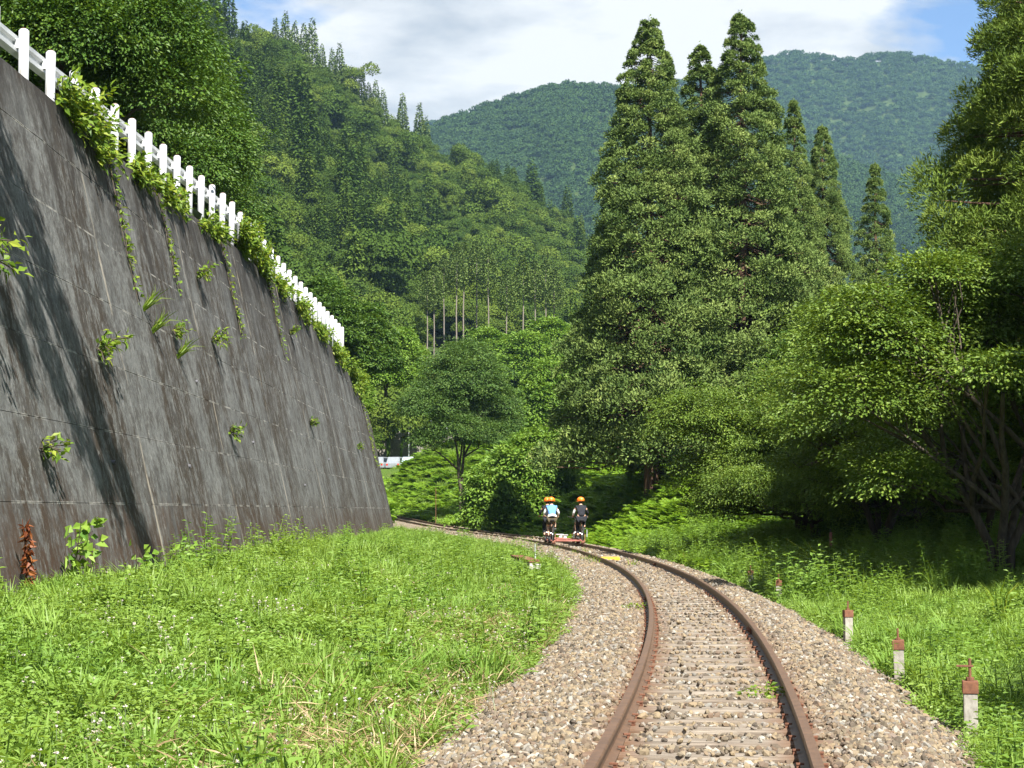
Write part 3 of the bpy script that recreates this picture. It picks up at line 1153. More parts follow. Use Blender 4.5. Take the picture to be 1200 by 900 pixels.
def sugi_meshes(name, Ht, R0, n_clump, per, seed, mat, blade=0.34, bw=0.085, pw=0.85, z0=0.03, rc=0.8, thin=0.0, droop=0.25, bare=0.0):
    rng = np.random.default_rng(seed)
    qb = QB()
    # clump centres, more where the cone is wide
    h = 1 - np.sqrt(rng.random(n_clump))
    h = z0 + (0.985 - z0) * np.where(rng.random(n_clump) < 0.66, rng.random(n_clump), h)
    th = rng.uniform(0, 6.283, n_clump)
    Rr = R0 * np.clip(1 - h, 0, 1) ** pw * (1 - 0.18 * np.clip(0.18 - h, 0, 1) / 0.18)
    Rr = Rr * (1 + 0.13 * np.sin(th * 3 + seed + h * 9) + 0.10 * np.sin(h * 31 + th * 2))
    fr = 0.42 + 0.58 * rng.random(n_clump) ** 0.42
    rad = Rr * fr + 0.05
    C = np.stack([rad * np.cos(th), rad * np.sin(th), h * Ht - droop * rad * 0.35], 1)
    cs = rc * (0.15 + 0.95 * (1 - h) ** 0.8) * rng.uniform(0.6, 1.3, n_clump)
    out_ = np.stack([np.cos(th), np.sin(th), np.full(n_clump, 0.45)], 1)
    d = norm(rng.normal(size=(n_clump, per, 3)) + out_[:, None] * 0.5)
    d[..., 2] = np.where(d[..., 2] < -0.45, -d[..., 2] * 0.6, d[..., 2])
    rr = rng.uniform(0.74, 1.0, (n_clump, per))
    # every clump is a lumpy ball of short tufts
    lump = 1 + 0.22 * np.sin(d[..., 0] * 6 + th[:, None] * 9) * np.sin(d[..., 2] * 7 + d[..., 1] * 5)
    st = C[:, None] + d * (cs[:, None] * rr * lump)[..., None] * np.array([1.0, 1.0, 0.85])
    A = d * 0.75 + np.array([0, 0, 0.35]) + rng.normal(0, 0.5, d.shape)
    N = d * 1.1 + np.array([0, 0, 0.25]) + rng.normal(0, 0.45, d.shape)
    tt = np.clip(0.42 + rng.normal(0, 0.17, (n_clump, 1)) + rng.normal(0, 0.10, (n_clump, per)) + 0.25 * (rr - 0.8), 0, 1)
    sc = np.repeat((0.65 + 0.45 * (1 - h))[:, None], per, 1).reshape(-1)
    n = n_clump * per
    qb.leaves(st.reshape(-1, 3), A.reshape(-1, 3), N.reshape(-1, 3), blade * sc * rng.uniform(0.7, 1.3, n), bw * sc * rng.uniform(0.8, 1.3, n), tt.reshape(-1), 0.05)
    # leader
    m = 60
    hh = rng.uniform(0.92, 1.0, m)
    dd = rdir(m, rng)
    dd[:, 2] = np.abs(dd[:, 2]) + 0.5
    qb.leaves(np.stack([rng.normal(0, 0.05, m), rng.normal(0, 0.05, m), hh * Ht], 1), dd, rdir(m, rng), blade * 0.7, bw, 0.5)
    crown = qb.mesh(name + '_crown')
    crown.materials.append(mat)
    wb = QB()
    zz = np.linspace(-0.5, Ht * 0.97, 12)
    wb.tube(np.stack([rng.normal(0, 0.03, 12), rng.normal(0, 0.03, 12), zz], 1), np.linspace(Ht * 0.016, 0.03, 12), 10)
    for q in range(0, n_clump, 3):
        c = C[q]
        s0 = np.array([0, 0, c[2] + 0.2 * rad[q]])
        wb.tube([s0, (s0 + c) / 2 - np.array([0, 0, 0.12 * rad[q]]), c], [0.07 * (1 - h[q]) + 0.02, 0.045 * (1 - h[q]) + 0.012, 0.012], 4)
    trunk = wb.mesh(name + '_trunk', True)
    trunk.materials.append(M['bark_red'])
    return crown, trunk


def at(px, py, Y):
    return ((px - 600) / F * Y, Y, CH + (HZ - py) / F * Y)


# --- the tall cedars in the middle
sA = sugi_meshes('cedar_a', 25.0, 5.3, 1350, 165, 11, M['sugi'], pw=0.78, blade=0.19, bw=0.075, rc=0.80, z0=0.075)
sB = sugi_meshes('cedar_b', 26.0, 5.2, 1350, 165, 12, M['sugi'], pw=0.78, blade=0.19, bw=0.075, rc=0.80, z0=0.075)
sC = sugi_meshes('cedar_c', 22.0, 3.6, 850, 140, 13, M['sugi'], pw=0.82, blade=0.18, bw=0.07, rc=0.60)
GS = 'tall cedars beyond the curve'


def put_sugi(me, Ht, px, py_tip, Y, label, rz, group=GS, wide=1.0):
    x, _, ztip = at(px, py_tip, Y)
    z0 = float(ground(x, Y)) - 0.1
    s = (ztip - z0) / Ht
    return place_tree('cedar_tree', me[0], me[1], (x, Y, z0), label, 'tree', rz, (s * wide, s * wide, s), group)


put_sugi(sA, 25, 764, 8, 90, 'tall pointed cedar furthest left, darkest edge towards the riders', 0.4, wide=1.02)
put_sugi(sB, 26, 872, 3, 91, 'broadest tall cedar with its tip nearest the middle of the sky gap', 2.1, wide=1.1)
put_sugi(sC, 22, 824, 42, 95, 'narrow cedar tip squeezed between the two tallest cedars', 1.0, wide=1.25)
put_sugi(sC, 22, 935, 108, 92, 'cedar with a bare reddish trunk showing right of the broadest cedar', 3.4, wide=0.85)
put_sugi(sB, 26, 968, 140, 97, 'smooth sided cedar at the right end of the tall cedar row', 4.2, wide=0.85)
put_sugi(sC, 22, 1030, 185, 104, 'small dark cedar standing alone right of the tall row', 5.0, wide=0.95)
put_sugi(sA, 25, 800, 150, 99, 'cedar mostly hidden behind the two tallest cedars', 2.6, wide=1.0)
put_sugi(sB, 26, 905, 190, 99, 'cedar partly hidden behind the broadest cedar', 1.3, wide=1.0)

# --- near conifers at the right frame edge
sN = sugi_meshes('near_cedar', 15.0, 3.6, 600, 380, 21, M['sugi_near'], blade=0.135, bw=0.030, pw=0.62, rc=0.80, droop=0.5, z0=0.2)
place_tree('cedar_tree', sN[0], sN[1], (11.3, 35, float(ground(11.3, 35))), 'near cedar with drooping yellow-green sprays at the right frame edge', rz=0.5, sc=(1.05, 1.05, 1.02))
place_tree('cedar_tree', sN[0], sN[1], (12.6, 39.5, float(ground(12.6, 39.5))), 'dark near cedar behind the one at the right frame edge', rz=2.2, sc=(1.0, 1.0, 1.1))
place_tree('cedar_tree', sN[0], sN[1], (12.8, 24.5, float(ground(12.8, 24.5))), 'cedar just past the right frame edge shading the dark trees', rz=4.0, sc=(1.1, 1.1, 1.1))
place_tree('cedar_tree', sN[0], sN[1], (16.5, 31, float(ground(16.5, 31))), 'cedar standing further right behind the near cedars', rz=1.0, sc=(1.25, 1.25, 1.3))

# --- broadleaf trees on the right bank
rng = np.random.default_rng(3)


def envelope(seed, n, rx, ry, z0, z1, r0, r1):
    """many small uneven lobes filling a loose crown"""
    q = np.random.default_rng(seed)
    L = []
    for k in range(n):
        a = q.uniform(0, 6.283)
        f = math.sqrt(q.random())
        z = q.uniform(z0, z1)
        t_ = (z - z0) / (z1 - z0)
        w = 0.55 + 0.55 * math.sin(math.pi * (0.18 + 0.62 * t_))
        if t_ > 0.7:
            w *= 1 - (t_ - 0.7) * 1.6
        r = q.uniform(r0, r1)
        L.append((math.cos(a) * f * rx * w, math.sin(a) * f * ry * w, z, r * 1.2, r * 1.15, r * 0.62))
    return L


bA = broad_tree_meshes('bank_tree_a', envelope(310, 24, 3.3, 3.0, 0.9, 5.9, 0.75, 1.45), 3300, 36, 0.088, M['broad'], trunk_r=0.15, seed=31, spread=0.40, flat=1.5, stems=2, inner=0.25)
bB = broad_tree_meshes('bank_tree_b', envelope(320, 20, 3.2, 2.9, 2.0, 6.1, 0.7, 1.35), 2600, 37, 0.09, M['broad'], trunk_r=0.14, seed=32, spread=0.44, flat=1.9, stems=4, inner=0.25, stem_lean=0.45)
GB = 'broadleaf trees on the right bank'


def put_b(me, px, py, Y, label, rz, sc=1.0, name='broadleaf_tree', group=GB):
    x = (px - 600) / F * Y
    return place_tree(name, me[0], me[1], (x, Y, float(ground(x, Y)) - 0.05), label, 'tree', rz, sc, group)


put_b(bA, 938, 0, 56, 'sunlit broadleaf tree spreading in front of the cedars', 0.3, 1.0)
put_b(bA, 1005, 0, 54, 'tall yellow-green broadleaf tree in the middle of the right bank', 2.0, (1.05, 1.05, 1.22))
put_b(bB, 1030, 0, 45, 'broadleaf tree whose forked pale trunk stands behind the tall grass tuft', 1.2, (0.95, 0.95, 0.95))
put_b(bA, 955, 0, 52, 'low sunlit broadleaf tree with foliage hanging to the grass', 3.3, (0.72, 0.72, 0.85))
put_b(bA, 1075, 0, 47, 'leafy tree hanging low in front of the shaded trunks', 0.9, (0.85, 0.85, 0.95))
put_b(bA, 1100, 0, 51, 'broadleaf tree top catching light under the near cedars', 3.7, (1.05, 1.05, 1.25))
put_b(bB, 1172, 0, 32, 'deeply shaded tree with several dark leaning stems at right edge', 0.5, (0.95, 0.95, 0.92))
put_b(bA, 1150, 0, 40, 'shaded broadleaf tree filling the gap behind the dark stems', 5.1, (1.0, 1.0, 1.0))
put_b(bB, 1075, 0, 62, 'background broadleaf tree deep in the shade', 2.9, (1.1, 1.1, 1.1))
put_b(bA, 1230, 0, 48, 'background broadleaf tree beyond the right frame edge', 4.4, (1.1, 1.1, 1.15))
place_tree('broadleaf_tree', bB[0], bB[1], (8.6, 9.4, -0.1), 'tree beside the camera shading the grass at the right', 'tree', 0.7, (0.8, 0.8, 1.3), GB)

# --- trees above the wall, left
bD = broad_tree_meshes('roadside_tree', [(0, 0, 5.2, 3.0, 2.9, 1.9), (-2.4, 0.5, 4.4, 2.4, 2.3, 1.5), (2.4, -0.4, 4.6, 2.4, 2.3, 1.5), (0.3, -2.0, 3.9, 2.6, 1.9, 1.3), (0.5, 0.6, 6.8, 2.2, 2.1, 1.4), (2.9, -0.8, 3.0, 1.9, 1.7, 1.0), (-2.2, -1.6, 2.9, 2.0, 1.7, 1.1)],
                       2500, 34, 0.14, M['broad_dark'], trunk_r=0.2, seed=41, spread=0.62, flat=2.2, inner=0.45)
GL = 'broadleaf trees above the retaining wall'
for (x_, y_, z_, rz, sc, lb) in (
        (-11.6, 45, 8.9, 0.2, (0.85, 0.85, 1.0), 'dark broadleaf tree over the nearest guardrail posts'),
        (-11.6, 57, 9.2, 1.6, (0.72, 0.85, 0.98), 'roadside tree with bright layered branches reaching over the guardrail'),
        (-14.2, 60, 9.9, 3.0, (1.1, 1.1, 1.25), 'tall roadside tree rising out of the top of the picture'),
        (-13.5, 50, 9.7, 4.6, (1.0, 1.0, 1.3), 'roadside tree behind the first dark tree'),
        (-14.5, 70, 10.2, 2.5, (1.0, 1.0, 1.1), 'roadside tree half hidden behind the bright branches'),
        (-12.0, 36, 8.9, 5.4, (0.9, 0.9, 1.1), 'dark tree at the top left corner of the picture')):
    place_tree('roadside_tree', bD[0], bD[1], (x_, y_, z_), lb, 'tree', rz, sc, GL)
# tree leaning over the wall from beyond the left frame edge: throws the long shadow on the wall
rngl = np.random.default_rng(8)
qb = QB()
lob = [(-5.4, 19.6, 12.3, 0.9, 0.8, 0.6), (-4.8, 20.0, 11.8, 0.8, 0.8, 0.6), (-4.2, 20.3, 11.2, 0.8, 0.7, 0.6), (-3.7, 20.6, 10.7, 0.7, 0.7, 0.55), (-3.2, 20.9, 10.2, 0.6, 0.6, 0.5), (-2.75, 21.1, 9.8, 0.45, 0.5, 0.4), (-6.2, 18.4, 12.4, 1.1, 1.1, 0.8), (-5.0, 18.5, 11.9, 0.7, 0.6, 0.5), (-4.5, 18.7, 11.3, 0.5, 0.7, 0.5), (-3.9, 18.9, 10.6, 0.6, 0.45, 0.4), (-3.4, 19.6, 10.2, 0.45, 0.4, 0.4), (-5.1, 17.3, 11.4, 0.6, 0.5, 0.5), (-4.3, 17.6, 10.5, 0.4, 0.4, 0.4)]
base = np.array([-9.3, 13.5, 7.3])
for l_ in lob:
    n_ = int(85 * l_[3] * 1.6)
    d = rdir(n_, rngl)
    P = np.array(l_[:3]) + d * np.array(l_[3:]) * (rngl.random(n_)[:, None] ** 0.5)
    for k in range(7):   # hanging sprays of leaves
        C = P + np.array([0, 0, -0.11 * k]) + rngl.normal(0, 0.05, (n_, 3))
        qb.leaves(C - base, rdir(n_, rngl) + np.array([0, 0, -0.8]), rdir(n_, rngl), 0.16, 0.075, np.clip(rngl.normal(0.5, 0.2, n_), 0, 1))
cm = qb.mesh('leaning_tree_crown')
cm.materials.append(M['broad_dark'])
wb = QB()
tp = np.array([[-9.3, 13.5, 7.0], [-9.0, 14.2, 8.4], [-8.2, 15.6, 10.2], [-6.9, 17.3, 11.6], [-5.6, 19.2, 12.3], [-2.9, 21.0, 10.1]]) - base
wb.tube(tp, [0.2, 0.17, 0.14, 0.11, 0.08, 0.04], 9)
for l_ in lob:
    e = np.array(l_[:3]) - base
    s0 = tp[3]
    wb.tube([s0, (s0 + e) / 2 + np.array([0, 0, 0.2]), e], [0.07, 0.05, 0.02], 6)
tm = wb.mesh('leaning_tree_trunk', True)
tm.materials.append(M['bark'])
place_tree('leaning_tree', cm, tm, tuple(base), 'tree arching over the wall from beyond the left frame edge')

# --- trees beyond the end of the wall
fe = broad_tree_meshes('feathery_tree', [(0, 0, 9.5, 3.6, 3.2, 2.4), (-2.6, 0, 7.6, 2.8, 2.5, 1.6), (2.6, 0.4, 8.0, 2.8, 2.5, 1.7), (-1.3, -1, 5.8, 2.6, 2.0, 1.3), (1.6, -0.6, 5.4, 2.4, 2.0, 1.3), (0.4, 0, 11.3, 2.2, 2.0, 1.3), (-3.3, -0.4, 5.0, 1.6, 1.4, 0.9), (3.6, 0, 6.3, 1.9, 1.7, 1.1)],
                       5200, 22, 0.15, M['feather'], trunk_r=0.2, seed=51, spread=0.5, flat=1.6, stems=2, inner=0.35, stem_lean=0.15)
x_, _, z_ = at(541, 585, 134)
place_tree('feathery_tree', fe[0], fe[1], (x_, 134, z_ - 0.6), 'feathery pale green tree with dark twin trunks beyond the wall end', 'tree', 0.6, (1.0, 1.0, 1.0))
bu = broad_tree_meshes('bush', [(0, 0, 3.6, 2.4, 2.2, 1.8), (-2.0, -0.3, 2.4, 2.0, 1.8, 1.5), (1.9, 0, 3.0, 2.0, 1.8, 1.7), (0.4, -1.2, 1.6, 2.6, 1.6, 1.3), (1.2, 0.3, 5.0, 1.7, 1.6, 1.2), (-2.6, -0.6, 1.0, 1.6, 1.4, 0.9), (2.4, -0.8, 1.3, 1.6, 1.4, 1.1)],
                       3000, 14, 0.24, M['broad_dark'], trunk_r=0.12, seed=52, spread=0.42, flat=1.1, stems=3, inner=0.5)
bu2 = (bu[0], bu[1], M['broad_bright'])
BT = place_tree('bush_tree', bu[0], bu[1], (0.6, 111, float(ground(0.6, 111)) - 0.1), 'rounded leafy bush tree left of the tall cedars by the rails', 'tree', 0.2, (0.98, 0.98, 1.06))
place_tree('bush_tree', bu[0], bu[1], (1.9, 111, float(ground(1.9, 111)) - 0.1), 'leafy bush tree touching the left edge of the tall cedars', 'tree', 2.2, (0.6, 0.6, 0.9))
BT.children[0].material_slots[0].link = 'OBJECT'
BT.children[0].material_slots[0].material = M['broad_bright']
k = 0
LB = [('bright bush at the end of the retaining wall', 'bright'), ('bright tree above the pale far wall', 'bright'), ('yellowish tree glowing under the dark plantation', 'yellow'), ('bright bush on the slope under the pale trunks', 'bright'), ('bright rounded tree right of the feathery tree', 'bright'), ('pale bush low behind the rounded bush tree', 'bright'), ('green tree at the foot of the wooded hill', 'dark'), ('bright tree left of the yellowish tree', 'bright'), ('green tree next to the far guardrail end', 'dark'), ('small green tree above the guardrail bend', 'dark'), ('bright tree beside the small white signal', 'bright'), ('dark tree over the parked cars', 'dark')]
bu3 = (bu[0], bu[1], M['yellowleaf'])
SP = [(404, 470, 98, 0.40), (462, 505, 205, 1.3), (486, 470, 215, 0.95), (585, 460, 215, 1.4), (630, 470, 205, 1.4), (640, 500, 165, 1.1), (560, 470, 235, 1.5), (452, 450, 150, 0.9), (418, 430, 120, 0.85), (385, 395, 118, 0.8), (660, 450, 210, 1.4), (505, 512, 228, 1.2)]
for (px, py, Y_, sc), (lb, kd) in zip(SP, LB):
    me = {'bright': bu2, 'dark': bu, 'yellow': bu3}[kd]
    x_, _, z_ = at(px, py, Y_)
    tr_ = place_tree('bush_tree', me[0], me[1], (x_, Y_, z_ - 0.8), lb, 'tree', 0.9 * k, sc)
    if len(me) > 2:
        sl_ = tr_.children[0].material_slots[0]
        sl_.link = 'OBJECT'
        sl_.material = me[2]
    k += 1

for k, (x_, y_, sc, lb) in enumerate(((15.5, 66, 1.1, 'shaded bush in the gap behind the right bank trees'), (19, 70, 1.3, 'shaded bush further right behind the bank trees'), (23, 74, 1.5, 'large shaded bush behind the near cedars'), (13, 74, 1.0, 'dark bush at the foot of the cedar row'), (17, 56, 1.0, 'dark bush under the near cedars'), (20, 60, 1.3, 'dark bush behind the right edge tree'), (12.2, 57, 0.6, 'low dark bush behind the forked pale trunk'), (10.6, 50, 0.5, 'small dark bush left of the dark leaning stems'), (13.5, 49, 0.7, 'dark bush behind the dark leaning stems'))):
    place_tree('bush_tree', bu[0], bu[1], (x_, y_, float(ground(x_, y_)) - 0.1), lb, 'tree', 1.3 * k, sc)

# ================================================================ HILLS
HX = [-900, -300, 0, 150, 300, 370, 430, 500, 560, 620, 680, 760, 850, 1000, 1300, 1800]
HY = [-420, -300, -112, -30, 62, 102, 148, 182, 210, 245, 290, 350, 400, 440, 440, 430]


def hill_surface(u, tt):
    """u = X/Y, tt 0..1 foot to ridge, >1 behind"""
    px = 600 + np.asarray(u) * F
    yr = np.interp(px, HX, HY)
    Dr = 520 + 120 * sstep(0, 700, px)
    D0 = 190 - 60 * sstep(420, 150, px)
    zr = CH + (HZ - yr) / F * Dr
    D = D0 + (Dr - D0) * tt
    z0 = 5.0
    f = np.where(tt <= 1, 0.42 * tt + 0.58 * tt ** 1.6, 1 - (tt - 1) * 1.3)
    z = z0 + (zr - z0) * f
    bumpy = 0.012 * D * wob(u * 40, tt * 7, 1.0, 4) * np.clip(tt * 3, 0, 1) * np.clip((1.05 - tt) * 4, 0.3, 1)
    return u * D, D, z + bumpy


us = np.linspace(-0.75, 0.6, 120)
ts = np.linspace(0, 1.6, 50)
UU, TT = np.meshgrid(us, ts, indexing='ij')
X_, Y_, Z_ = hill_surface(UU, TT)
hl = link('hillside', grid_mesh('hillside', X_, Y_, Z_), M['floor'])
tag(hl, 'steep wooded hillside behind the road', kind='structure')


def mount(name, D0, Dr, pxs, pys, seed, amp, label):
    us = np.linspace(-0.5, 0.5, 200)
    ts = np.linspace(0, 1.35, 60)
    UU, TT = np.meshgrid(us, ts, indexing='ij')

    def surf(U, T):
        px = 600 + U * F
        yr = np.interp(px, pxs, pys)
        zr = CH + (HZ - yr) / F * Dr
        D = D0 + (Dr - D0) * T
        f = np.where(T <= 1, 0.55 * T + 0.45 * T ** 1.5, 1 - (T - 1) * 0.9)
        gul = amp * (np.abs(np.sin(U * 38 + seed + 1.3 * np.sin(T * 3.1 + seed) + 0.8 * T)) - 0.5 + 0.45 * np.sin(U * 95 + 3 * T + seed * 2))
        return U * D, D, zr * f + gul * np.clip(T * 2.5, 0, 1) * np.clip((1.02 - T) * 3.5, 0.06, 1)
    X, Y, Z = surf(UU, TT)
    o = link(name, grid_mesh(name, X, Y, Z), M['floor'])
    tag(o, label, kind='structure')
    return surf


m1 = mount('mountain', 900, 1700, [-500, 200, 480, 510, 560, 640, 700, 760, 850, 1000, 1200, 1700], [240, 190, 160, 147, 122, 102, 97, 99, 118, 190, 260, 300], 1.0, 34, 'nearer wooded mountain ridge')
m2 = mount('far_mountain', 1700, 2600, [-500, 300, 600, 755, 850, 900, 940, 970, 1000, 1060, 1085, 1200, 1700], [150, 170, 130, 98, 80, 68, 57, 61, 66, 60, 63, 85, 120], 2.4, 60, 'farther wooded mountain ridge')


def hill_tree(seed, conif=False, fine=1.0):
    rng = np.random.default_rng(seed)
    qb = QB()
    if conif:
        n = 1500
        h = 1 - np.sqrt(rng.random(n))
        th = rng.uniform(0, 6.283, n)
        r = 2.0 * (1 - h) ** 0.8 * rng.uniform(0.5, 1.05, n)
        C = np.stack([r * np.cos(th), r * np.sin(th), 1.5 + h * 11.5], 1)
        d = np.stack([np.cos(th), np.sin(th), np.full(n, -0.1)], 1)
        qb.leaves(C, d + rng.normal(0, 0.45, (n, 3)), np.array([0, 0, 1.0]) + d * 0.6 + rng.normal(0, 0.4, (n, 3)), rng.uniform(0.4, 0.8, n), rng.uniform(0.25, 0.42, n), np.clip(rng.normal(0.35, 0.2, n), 0, 1))
        qb.tube([[0, 0, -2], [0, 0, 6], [0, 0, 12]], [0.22, 0.15, 0.04], 5, 0.0)
    else:
        for q in range(9):
            c = np.array([rng.normal(0, 1.6), rng.normal(0, 1.6), rng.uniform(3.2, 7.2)])
            rr = rng.uniform(1.2, 2.1)
            n = int(160 * fine)
            lf = fine ** -0.5
            d = rdir(n, rng)
            d[:, 2] = np.abs(d[:, 2]) * 1.0 - 0.25
            C = c + d * rr * rng.uniform(0.75, 1.05, (n, 1))
            tt = np.clip(rng.normal(0.45, 0.12) + rng.normal(0, 0.15, n), 0, 1)
            qb.leaves(C, rng.normal(0, 1, (n, 3)) - np.array([0, 0, 0.2]), np.array([0, 0, 0.15]) + d * 1.0 + rng.normal(0, 0.3, (n, 3)), lf * rng.uniform(0.35, 0.65, n), lf * rng.uniform(0.3, 0.55, n), tt)
        qb.tube([[0, 0, -2], [0, 0, 4]], [0.25, 0.15], 5, 0.0)
    me = qb.mesh('hill_tree')
    me.materials.append(M['hill'])
    return me


def far_tree(seed, conif=False):
    rng = np.random.default_rng(seed)
    qb = QB()
    for q in range(5):
        c = np.array([rng.normal(0, 2.2), rng.normal(0, 2.2), rng.uniform(3, 6.5)])
        n = 34
        d = rdir(n, rng)
        d[:, 2] = np.abs(d[:, 2]) - 0.2
        C = c + d * rng.uniform(1.8, 3.0)
        qb.leaves(C, rng.normal(0, 1, (n, 3)), np.array([0, 0, 0.1]) + d + rng.normal(0, 0.25, (n, 3)), rng.uniform(1.2, 2.2, n), rng.uniform(1.0, 1.7, n), np.clip(rng.normal(0.5, 0.2, n), 0, 1))
    me = qb.mesh('far_tree')
    me.materials.append(M['mount'])
    return me


HT = [hill_tree(70 + q, False, 3.0) for q in range(5)] + [hill_tree(90 + q, True) for q in range(2)] + [hill_tree(80 + q, False, 4.0) for q in range(3)]
n = 5600
Dq = np.sqrt(RNG.random(n))
u = RNG.uniform(-0.34, 0.16, n)
tt = RNG.random(n) ** 0.78 * 1.03
clear = (np.abs(u * F + 600 - 572) < 92) & (hill_surface(u, tt)[1] < 315)
u, tt = u[~clear], tt[~clear]
n = len(u)
X_, Y_, Z_ = hill_surface(u, tt)
zone = wob(u * 26, tt * 6, 1.0, 9)
con = (zone > 0.12) & (RNG.random(n) < 0.75)
idx = np.where(con, RNG.integers(5, 7, n), RNG.integers(0, 5, n))
idx = np.where((~con) & (Y_ < 340), RNG.integers(7, 10, n), idx)
ss = 0.7 * RNG.lognormal(0.20, 0.30, n) * np.where(con, 1.0, 1.0)
it = np.clip(0.5 + 0.28 * wob(u * 33, tt * 11, 1.7, 5) + RNG.normal(0, 0.42, n) - 0.25 * con, 0, 1)
o = scatter('hill_forest', np.stack([X_, Y_, Z_], 1), rotz(n, 0.05), ss[:, None] * np.array([1, 1, 1.0]) * RNG.uniform(0.9, 1.1, (n, 3)), idx, HT, [M['hill']], it)
tag(o, 'dense mixed green forest covering the hillside', kind='stuff')

FT = [far_tree(100 + q) for q in range(4)]
for (nm, surf, n, sc, lb, ua, ub) in (('mountain_forest', m1, 13000, 0.85, 'forest covering the nearer mountain', -0.08, 0.26), ('far_mountain_forest', m2, 13000, 1.1, 'forest covering the farther mountain', -0.05, 0.32)):
    u = RNG.uniform(ua, ub, n)
    tt = 0.25 + RNG.random(n) ** 0.8 * 0.77
    X_, Y_, Z_ = surf(u, tt)
    it = np.clip(0.5 + 0.25 * wob(u * 60, tt * 14, 1.5, 3) + RNG.normal(0, 0.2, n), 0, 1)
    o = scatter(nm, np.stack([X_, Y_, Z_ - 1], 1), rotz(n, 0.05), sc * RNG.uniform(0.75, 1.25, (n, 1)) * np.ones(3), RNG.integers(0, 4, n), FT, [M['mount']], it)
    tag(o, lb, kind='stuff')

# single conifers standing out on the hill's skyline
ridge_me = []
for q in range(3):
    me = hill_tree(120 + q, True)
    me.materials.clear()
    me.materials.append(M['sugi'])
    ridge_me.append(me)
k = 0
for px in (318, 330, 341, 352, 362, 374, 386, 395, 404, 413, 421, 430, 438, 447, 470, 490, 498):
    u_ = (px - 600) / F
    X_, Y_, Z_ = hill_surface(np.array([u_]), np.array([1.0]))
    o = link('ridge_conifer', ridge_me[k % 3], None, None, (float(X_[0]), float(Y_[0]), float(Z_[0]) + 1.0))
    s = random.uniform(1.1, 1.8)
    o.scale = (s * 0.85, s * 0.85, s)
    o.rotation_euler = (0, 0, k * 1.7)
    tag(o, 'dark pointed conifer standing out on the skyline of the left hill', 'tree', 'skyline conifers on the left hill')
    k += 1
# tall plantation trees with bare pale trunks at the hill foot
tallA = None
qb = QB()
rngt = np.random.default_rng(77)
n = 2600
h = rngt.random(n)
th = rngt.uniform(0, 6.283, n)
r = 2.0 * np.sin(np.pi * (0.25 + 0.72 * h)) * rngt.uniform(0.5, 1.0, n)
C = np.stack([r * np.cos(th), r * np.sin(th), 11 + h * 8], 1)
d = np.stack([np.cos(th), np.sin(th), np.full(n, 0.1)], 1)
qb.leaves(C, d + rngt.normal(0, 0.5, (n, 3)), np.array([0, 0, 1.0]) + d * 0.6 + rngt.normal(0, 0.4, (n, 3)), rngt.uniform(0.26, 0.45, n), rngt.uniform(0.18, 0.3, n), np.clip(rngt.normal(0.4, 0.2, n), 0, 1))
tcrown = qb.mesh('plantation_crown')
tcrown.materials.append(M['sugi'])
wb = QB()
wb.tube([[0, 0, -1], [0.1, 0, 6], [0, 0.1, 12], [0, 0, 18.5]], [0.15, 0.13, 0.10, 0.04], 7)
ttrunk = wb.mesh('plantation_trunk', True)
ttrunk.materials.append(M['bark_grey'])
ORD = ['first', 'second', 'third', 'fourth', 'fifth', 'sixth', 'seventh', 'eighth', 'ninth', 'tenth', 'eleventh', 'twelfth']
for ko, (px, py, Y_, sc) in enumerate(sorted(((500, 424, 270, 0.72), (508, 421, 272, 0.75), (535, 408, 290, 0.9), (543, 405, 300, 0.92), (558, 400, 300, 0.9), (572, 404, 296, 0.85), (594, 432, 268, 0.8), (613, 420, 280, 0.85), (627, 424, 282, 0.85), (640, 420, 290, 0.85), (650, 428, 280, 0.8), (520, 410, 300, 0.85)))):
    x_, _, z_ = at(px, py, Y_)
    place_tree('plantation_tree', tcrown, ttrunk, (x_, Y_, z_), ORD[ko] + ' from the left of the slim bare-trunked trees at the hill foot', 'tree', px * 0.1, sc, 'pale trunked plantation trees')

# ================================================================ GRASS AND WEEDS


def weed_mesh(seed, n=125, r=0.26, hmax=0.15, leaf=0.037):
    rng = np.random.default_rng(seed)
    qb = QB()
    a = rng.uniform(0, 6.283, n)
    rr = r * np.sqrt(rng.random(n))
    z = hmax * (0.25 + 0.75 * rng.random(n)) * (1 - 0.5 * (rr / r) ** 2)
    C = np.stack([rr * np.cos(a), rr * np.sin(a), z], 1)
    ax = np.stack([np.cos(a), np.sin(a), np.zeros(n)], 1) + rng.normal(0, 0.8, (n, 3)) * np.array([1, 1, 0.4])
    qb.leaves(C, ax, np.array([0, 0, 1.0]) + rng.normal(0, 0.42, (n, 3)), leaf * rng.uniform(0.6, 1.4, n), leaf * rng.uniform(0.45, 0.8, n), np.clip(rng.normal(0.5, 0.2, n), 0, 1))
    for q in range(8):
        i_ = rng.integers(0, n)
        qb.tube([C[i_] * np.array([0.6, 0.6, 0]) - np.array([0, 0, 0.05]), C[i_]], [0.004, 0.003], 3, 0.3)
    me = qb.mesh('weed')
    me.materials.append(M['ground_leaf'])
    return me


